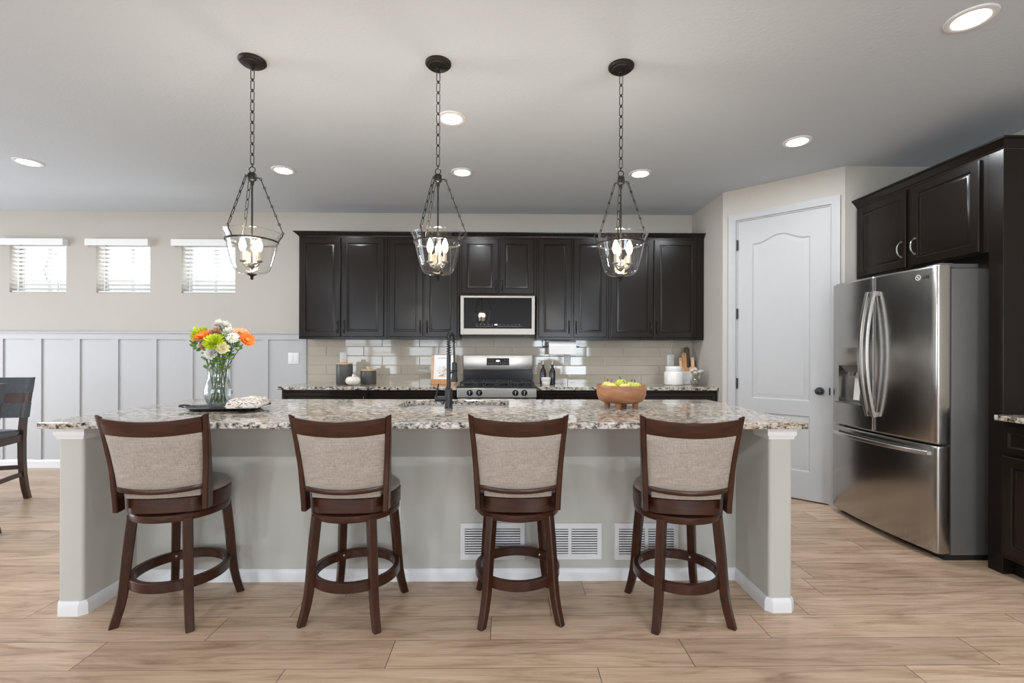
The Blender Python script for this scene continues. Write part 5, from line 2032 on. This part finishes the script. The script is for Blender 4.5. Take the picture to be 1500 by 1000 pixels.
# soap bottles and little bowl right of the range
for k, (x, y, lab) in enumerate(((0.386, 4.835, 'black pump bottle behind the small white cup right of the range'), (0.481, 4.835, 'black pump bottle further from the range, right of its twin'))):
    t = thing('pump_bottle', lab, 'bottle', (x, y, CT), 0, 'black bottles right of the range')
    MB().lathe([(0.028, 0.0), (0.0315, 0.004), (0.032, 0.120), (0.029, 0.140), (0.020, 0.160), (0.0135, 0.172), (0.0130, 0.188), (0.0, 0.189)], 28).build('bottle_body', M['black_enamel'], t, angle=40)
    m = MB()
    m.lathe([(0.0145, 0.184), (0.0145, 0.200), (0.005, 0.202), (0.005, 0.206)], 18)
    m.build('collar', M['black'], t)
    m = MB()
    m.tube([(0, 0, 0.204), (0, 0, 0.226), (0, -0.003, 0.236)], [0.0048, 0.0042, 0.003], 8)
    m.build('pour_spout', M['plastic'], t)
    m = MB()
    for q, z in ((0.022, 0.092), (0.016, 0.082), (0.019, 0.072)):
        a0 = q / 0.032 / 2
        n_ = 6
        m.loft([[(0.0324 * sin(-a0 + 2 * a0 * i / n_), -0.0324 * cos(-a0 + 2 * a0 * i / n_), z), (0.0324 * sin(-a0 + 2 * a0 * i / n_), -0.0324 * cos(-a0 + 2 * a0 * i / n_), z + 0.004), (0.0318 * sin(-a0 + 2 * a0 * i / n_), -0.0318 * cos(-a0 + 2 * a0 * i / n_), z + 0.004), (0.0318 * sin(-a0 + 2 * a0 * i / n_), -0.0318 * cos(-a0 + 2 * a0 * i / n_), z)] for i in range(n_ + 1)])
    m.build('bottle_marking', M['pewter'], t)
t = thing('ceramic_cup', 'small white ribbed cup in front of the black bottles', 'cup', (0.408, 4.745, CT))
m = MB()
m.lathe([(0.036, 0.0), (0.040, 0.004), (0.0435, 0.035), (0.0425, 0.038), (0.046, 0.042), (0.0485, 0.074), (0.0465, 0.076), (0.043, 0.070), (0.040, 0.020), (0.0, 0.018)], 36)
m.build('cup_body', M['ceramic'], t, angle=40)

# paper towels under the cabinet
t = thing('paper_towel_holder', 'black under-cabinet bracket holding the paper towel roll', 'holder', (0.42, 4.90, CZ0))
m = MB()
m.box(-0.012, 0.012, -0.03, 0.03, -0.006, 0.0, 0.002)
m.box(-0.004, 0.004, -0.008, 0.008, -0.082, -0.004, 0.001)
m.build('bracket_arm', M['black'], t)
MB().rod((-0.030, 0, -0.0705), (0.345, 0, -0.0705), 0.0065, n=12).build('towel_bar', M['black'], t)
MB().tube([(-0.030, 0, -0.0705), (-0.022, 0, -0.0705)], 0.011, 14).build('end_cap', M['black'], t)
t = thing('paper_towel_roll', 'white paper towel roll hanging below the wall cabinet', 'paper towel', (0.447, 4.90, CZ0 - 0.0705))
m = MB()
lp = [(0.018, 0.0), (0.062, 0.0), (0.064, 0.003), (0.064, 0.277), (0.062, 0.280), (0.018, 0.280)]
n_ = 36
m.loft([[(x, r * cos(2 * pi * i / n_), r * sin(2 * pi * i / n_)) for r, x in lp] for i in range(n_)], ring=True)
m.build('roll', M['paper'], t, angle=40)
m = MB()
m.loft([[(x, -0.0645, 0.01), (x, -0.0665, -0.03), (x, -0.067, -0.078), (x, -0.066, -0.078), (x, -0.0655, -0.03), (x, -0.0635, 0.01)] for x in (0.001, 0.279)])
m.build('loose_sheet', M['paper'], t)

# white jar
t = thing('ceramic_jar', 'large white lidded jar at the right end of the back counter', 'jar', (1.716, 4.800, CT))
MB().lathe([(0.080, 0.0), (0.090, 0.006), (0.0935, 0.016), (0.0935, 0.128), (0.090, 0.136), (0.082, 0.140), (0.0, 0.140)], 44).build('jar_body', M['ceramic'], t, angle=40)
MB().lathe([(0.079, 0.1405), (0.082, 0.144), (0.083, 0.182), (0.080, 0.190), (0.060, 0.193), (0.0, 0.194)], 44).build('lid', M['ceramic'], t, angle=40)


def board(label, x, y, w, h, hw, hh, mat, lean, rz=0.0, hole=True, th=0.014, cat='cutting board'):
    """Cutting board standing on its end and leaning back: body with rounded corners and a handle on top."""
    t = thing('cutting_board', label, cat, (x, y, CT + 0.001), rz)
    t.rotation_euler.x = -radians(lean)
    pts = []
    r = min(0.03, w * 0.3)
    body_h = h - hh
    for cx_, cz_, a0 in ((w / 2 - 0.012, 0.012, -90), (w / 2 - r, body_h - r, 0)):
        rr = 0.012 if a0 == -90 else r
        for k in range(6):
            a = radians(a0 + 90 * k / 5)
            pts.append((cx_ + rr * cos(a), cz_ + rr * sin(a)))
    if hh > 0:
        pts.append((hw / 2, body_h + 0.010))
        for k in range(7):
            a = radians(0 + 90 * k / 6)
            pts.append((hw / 2 - hw * 0.45 + hw * 0.45 * cos(a), h - hw * 0.45 + hw * 0.45 * sin(a)))
    full = pts + [(-px_, pz_) for px_, pz_ in reversed(pts)]
    m = MB()
    m.loft([[(px_, -th, pz_) for px_, pz_ in full], [(px_, 0.0, pz_) for px_, pz_ in full]])
    m.build('board', mat, t, angle=30)
    if hole and hh > 0:
        m = MB()
        m.tube([(0, -th - 0.0006, h - 0.022), (0, -th + 0.002, h - 0.022)], 0.006, 14)
        m.build('hanging_hole', M['slot'], t)
    return t


board('tallest dark walnut cutting board leaning in the right counter corner', 1.935, 4.985, 0.175, 0.390, 0.058, 0.135, M['walnut'], 8)
board('orange brown wooden paddle board leaning before the tall walnut board', 1.888, 4.945, 0.110, 0.330, 0.045, 0.16, M['acacia'], 8)
board('slim pale wooden board at the left of the leaning boards', 1.842, 4.926, 0.060, 0.275, 0.028, 0.10, M['maple'], 8, th=0.010)
board('pale pointed board at the right of the leaning boards', 1.968, 4.925, 0.080, 0.282, 0.034, 0.10, M['maple'], 8, hole=False, th=0.010)
board('light marble slab standing in front of the wooden boards', 1.866, 4.885, 0.135, 0.135, 0.0, 0.0, M['marble'], 8, cat='serving board')

# small vase of white flowers and a glass tumbler
t = thing('bud_vase', 'small round clear glass vase with white flowers by the cutting boards', 'vase', (1.898, 4.700, CT))
sv = [(0.026, 0.001), (0.036, 0.006), (0.047, 0.022), (0.050, 0.040), (0.045, 0.060), (0.030, 0.076), (0.022, 0.086), (0.021, 0.096), (0.026, 0.108)]
MB().lathe(sv + [(r - 0.0022, z) for r, z in reversed(sv[1:])] + [(0.022, 0.006)], 36).build('glass_body', M['vase_glass'], t, angle=60)
MB().lathe([(0.022, 0.007), (0.034, 0.010), (0.0445, 0.024), (0.0475, 0.040), (0.046, 0.048)], 30).build('water', M['water'], t, angle=60)
WF = [(-0.045, -0.01, 0.138, 'white flower at the left of the small bud vase'), (-0.015, -0.03, 0.120, 'white flower low at the front left of the small bud vase'),
      (0.008, 0.015, 0.150, 'white flower highest in the small bud vase'), (0.030, -0.02, 0.130, 'white flower right of the middle in the small bud vase'),
      (0.062, 0.0, 0.138, 'white flower at the far right of the small bud vase'),
      (-0.022, 0.022, 0.146, 'white flower at the back left of the small bud vase')]
for k, (x, y, z, lab) in enumerate(WF):
    t = thing('white_flower', lab, 'flower', (1.898 + x, 4.700 + y, CT + z), 0, 'white flowers in the small bud vase')
    m = MB()
    rg = random.Random(k)
    for i in range(34):
        h = 1 - 1.3 * (i + 0.5) / 34
        a = i * 2.39996
        r = sqrt(max(0, 1 - h * h))
        petal(m, (0, 0, 0), (r * cos(a), r * sin(a), h * 0.8), 0.027 * rg.uniform(0.8, 1.1), 0.014, 0.0016, (0, 0, 1) if abs(h) < 0.9 else (1, 0, 0))
    m.build('bloom', M['white_petal'], t, angle=60)
    m = MB()
    m.tube([(0, 0, -0.003), (-x * 0.5, -y * 0.5, (0.095 - z) * 0.5), (-x * 0.75, -y * 0.75, 0.097 - z), (-x * 0.6 + 0.012 * cos(k * 1.3), -y, 0.020 - z)], 0.0017, 6)
    m.build('stem', M['stem_green'], t)
t = thing('glass_tumbler', 'empty clear glass tumbler in the corner behind the bud vase', 'glass', (1.972, 4.790, CT))
gp = [(0.030, 0.0), (0.032, 0.003), (0.037, 0.135)]
MB().lathe(gp + [(0.0352, 0.135), (0.030, 0.010), (0.0, 0.009)], 32, cap0=True).build('glass_body', M['vase_glass'], t, angle=60)

# ------------------------------------------------------------------ bare tree outside the leftmost small window
t = thing('bare_tree', 'leafless tree outside the leftmost small window', 'tree', (-8.35, 8.6, 0.0))
rg = random.Random(21)
m = MB()


def grow(p, d, L, r, depth):
    n_ = 4
    pts, rs = [p], [r]
    for k in range(n_):
        d = (d + Vector((rg.uniform(-0.16, 0.16), rg.uniform(-0.10, 0.10), rg.uniform(-0.03, 0.12)))).normalized()
        p = p + d * L / n_
        pts.append(p)
        rs.append(r * (1 - 0.42 * (k + 1) / n_))
    m.tube(pts, rs, 6)
    if depth == 0:
        return
    for k in range(3 if depth > 1 else 2):
        f = rg.choice(pts[2:])
        a = Vector((rg.uniform(-1, 1), rg.uniform(-0.6, 0.6), rg.uniform(0.15, 1.0))).normalized()
        grow(f, (d * 0.6 + a * 0.8).normalized(), L * rg.uniform(0.55, 0.75), max(0.006, rs[-1] * 0.75), depth - 1)


grow(Vector((0, 0, 0)), Vector((0.02, 0, 1)), 1.75, 0.04, 3)
m.build('branches', M['bark'], t)
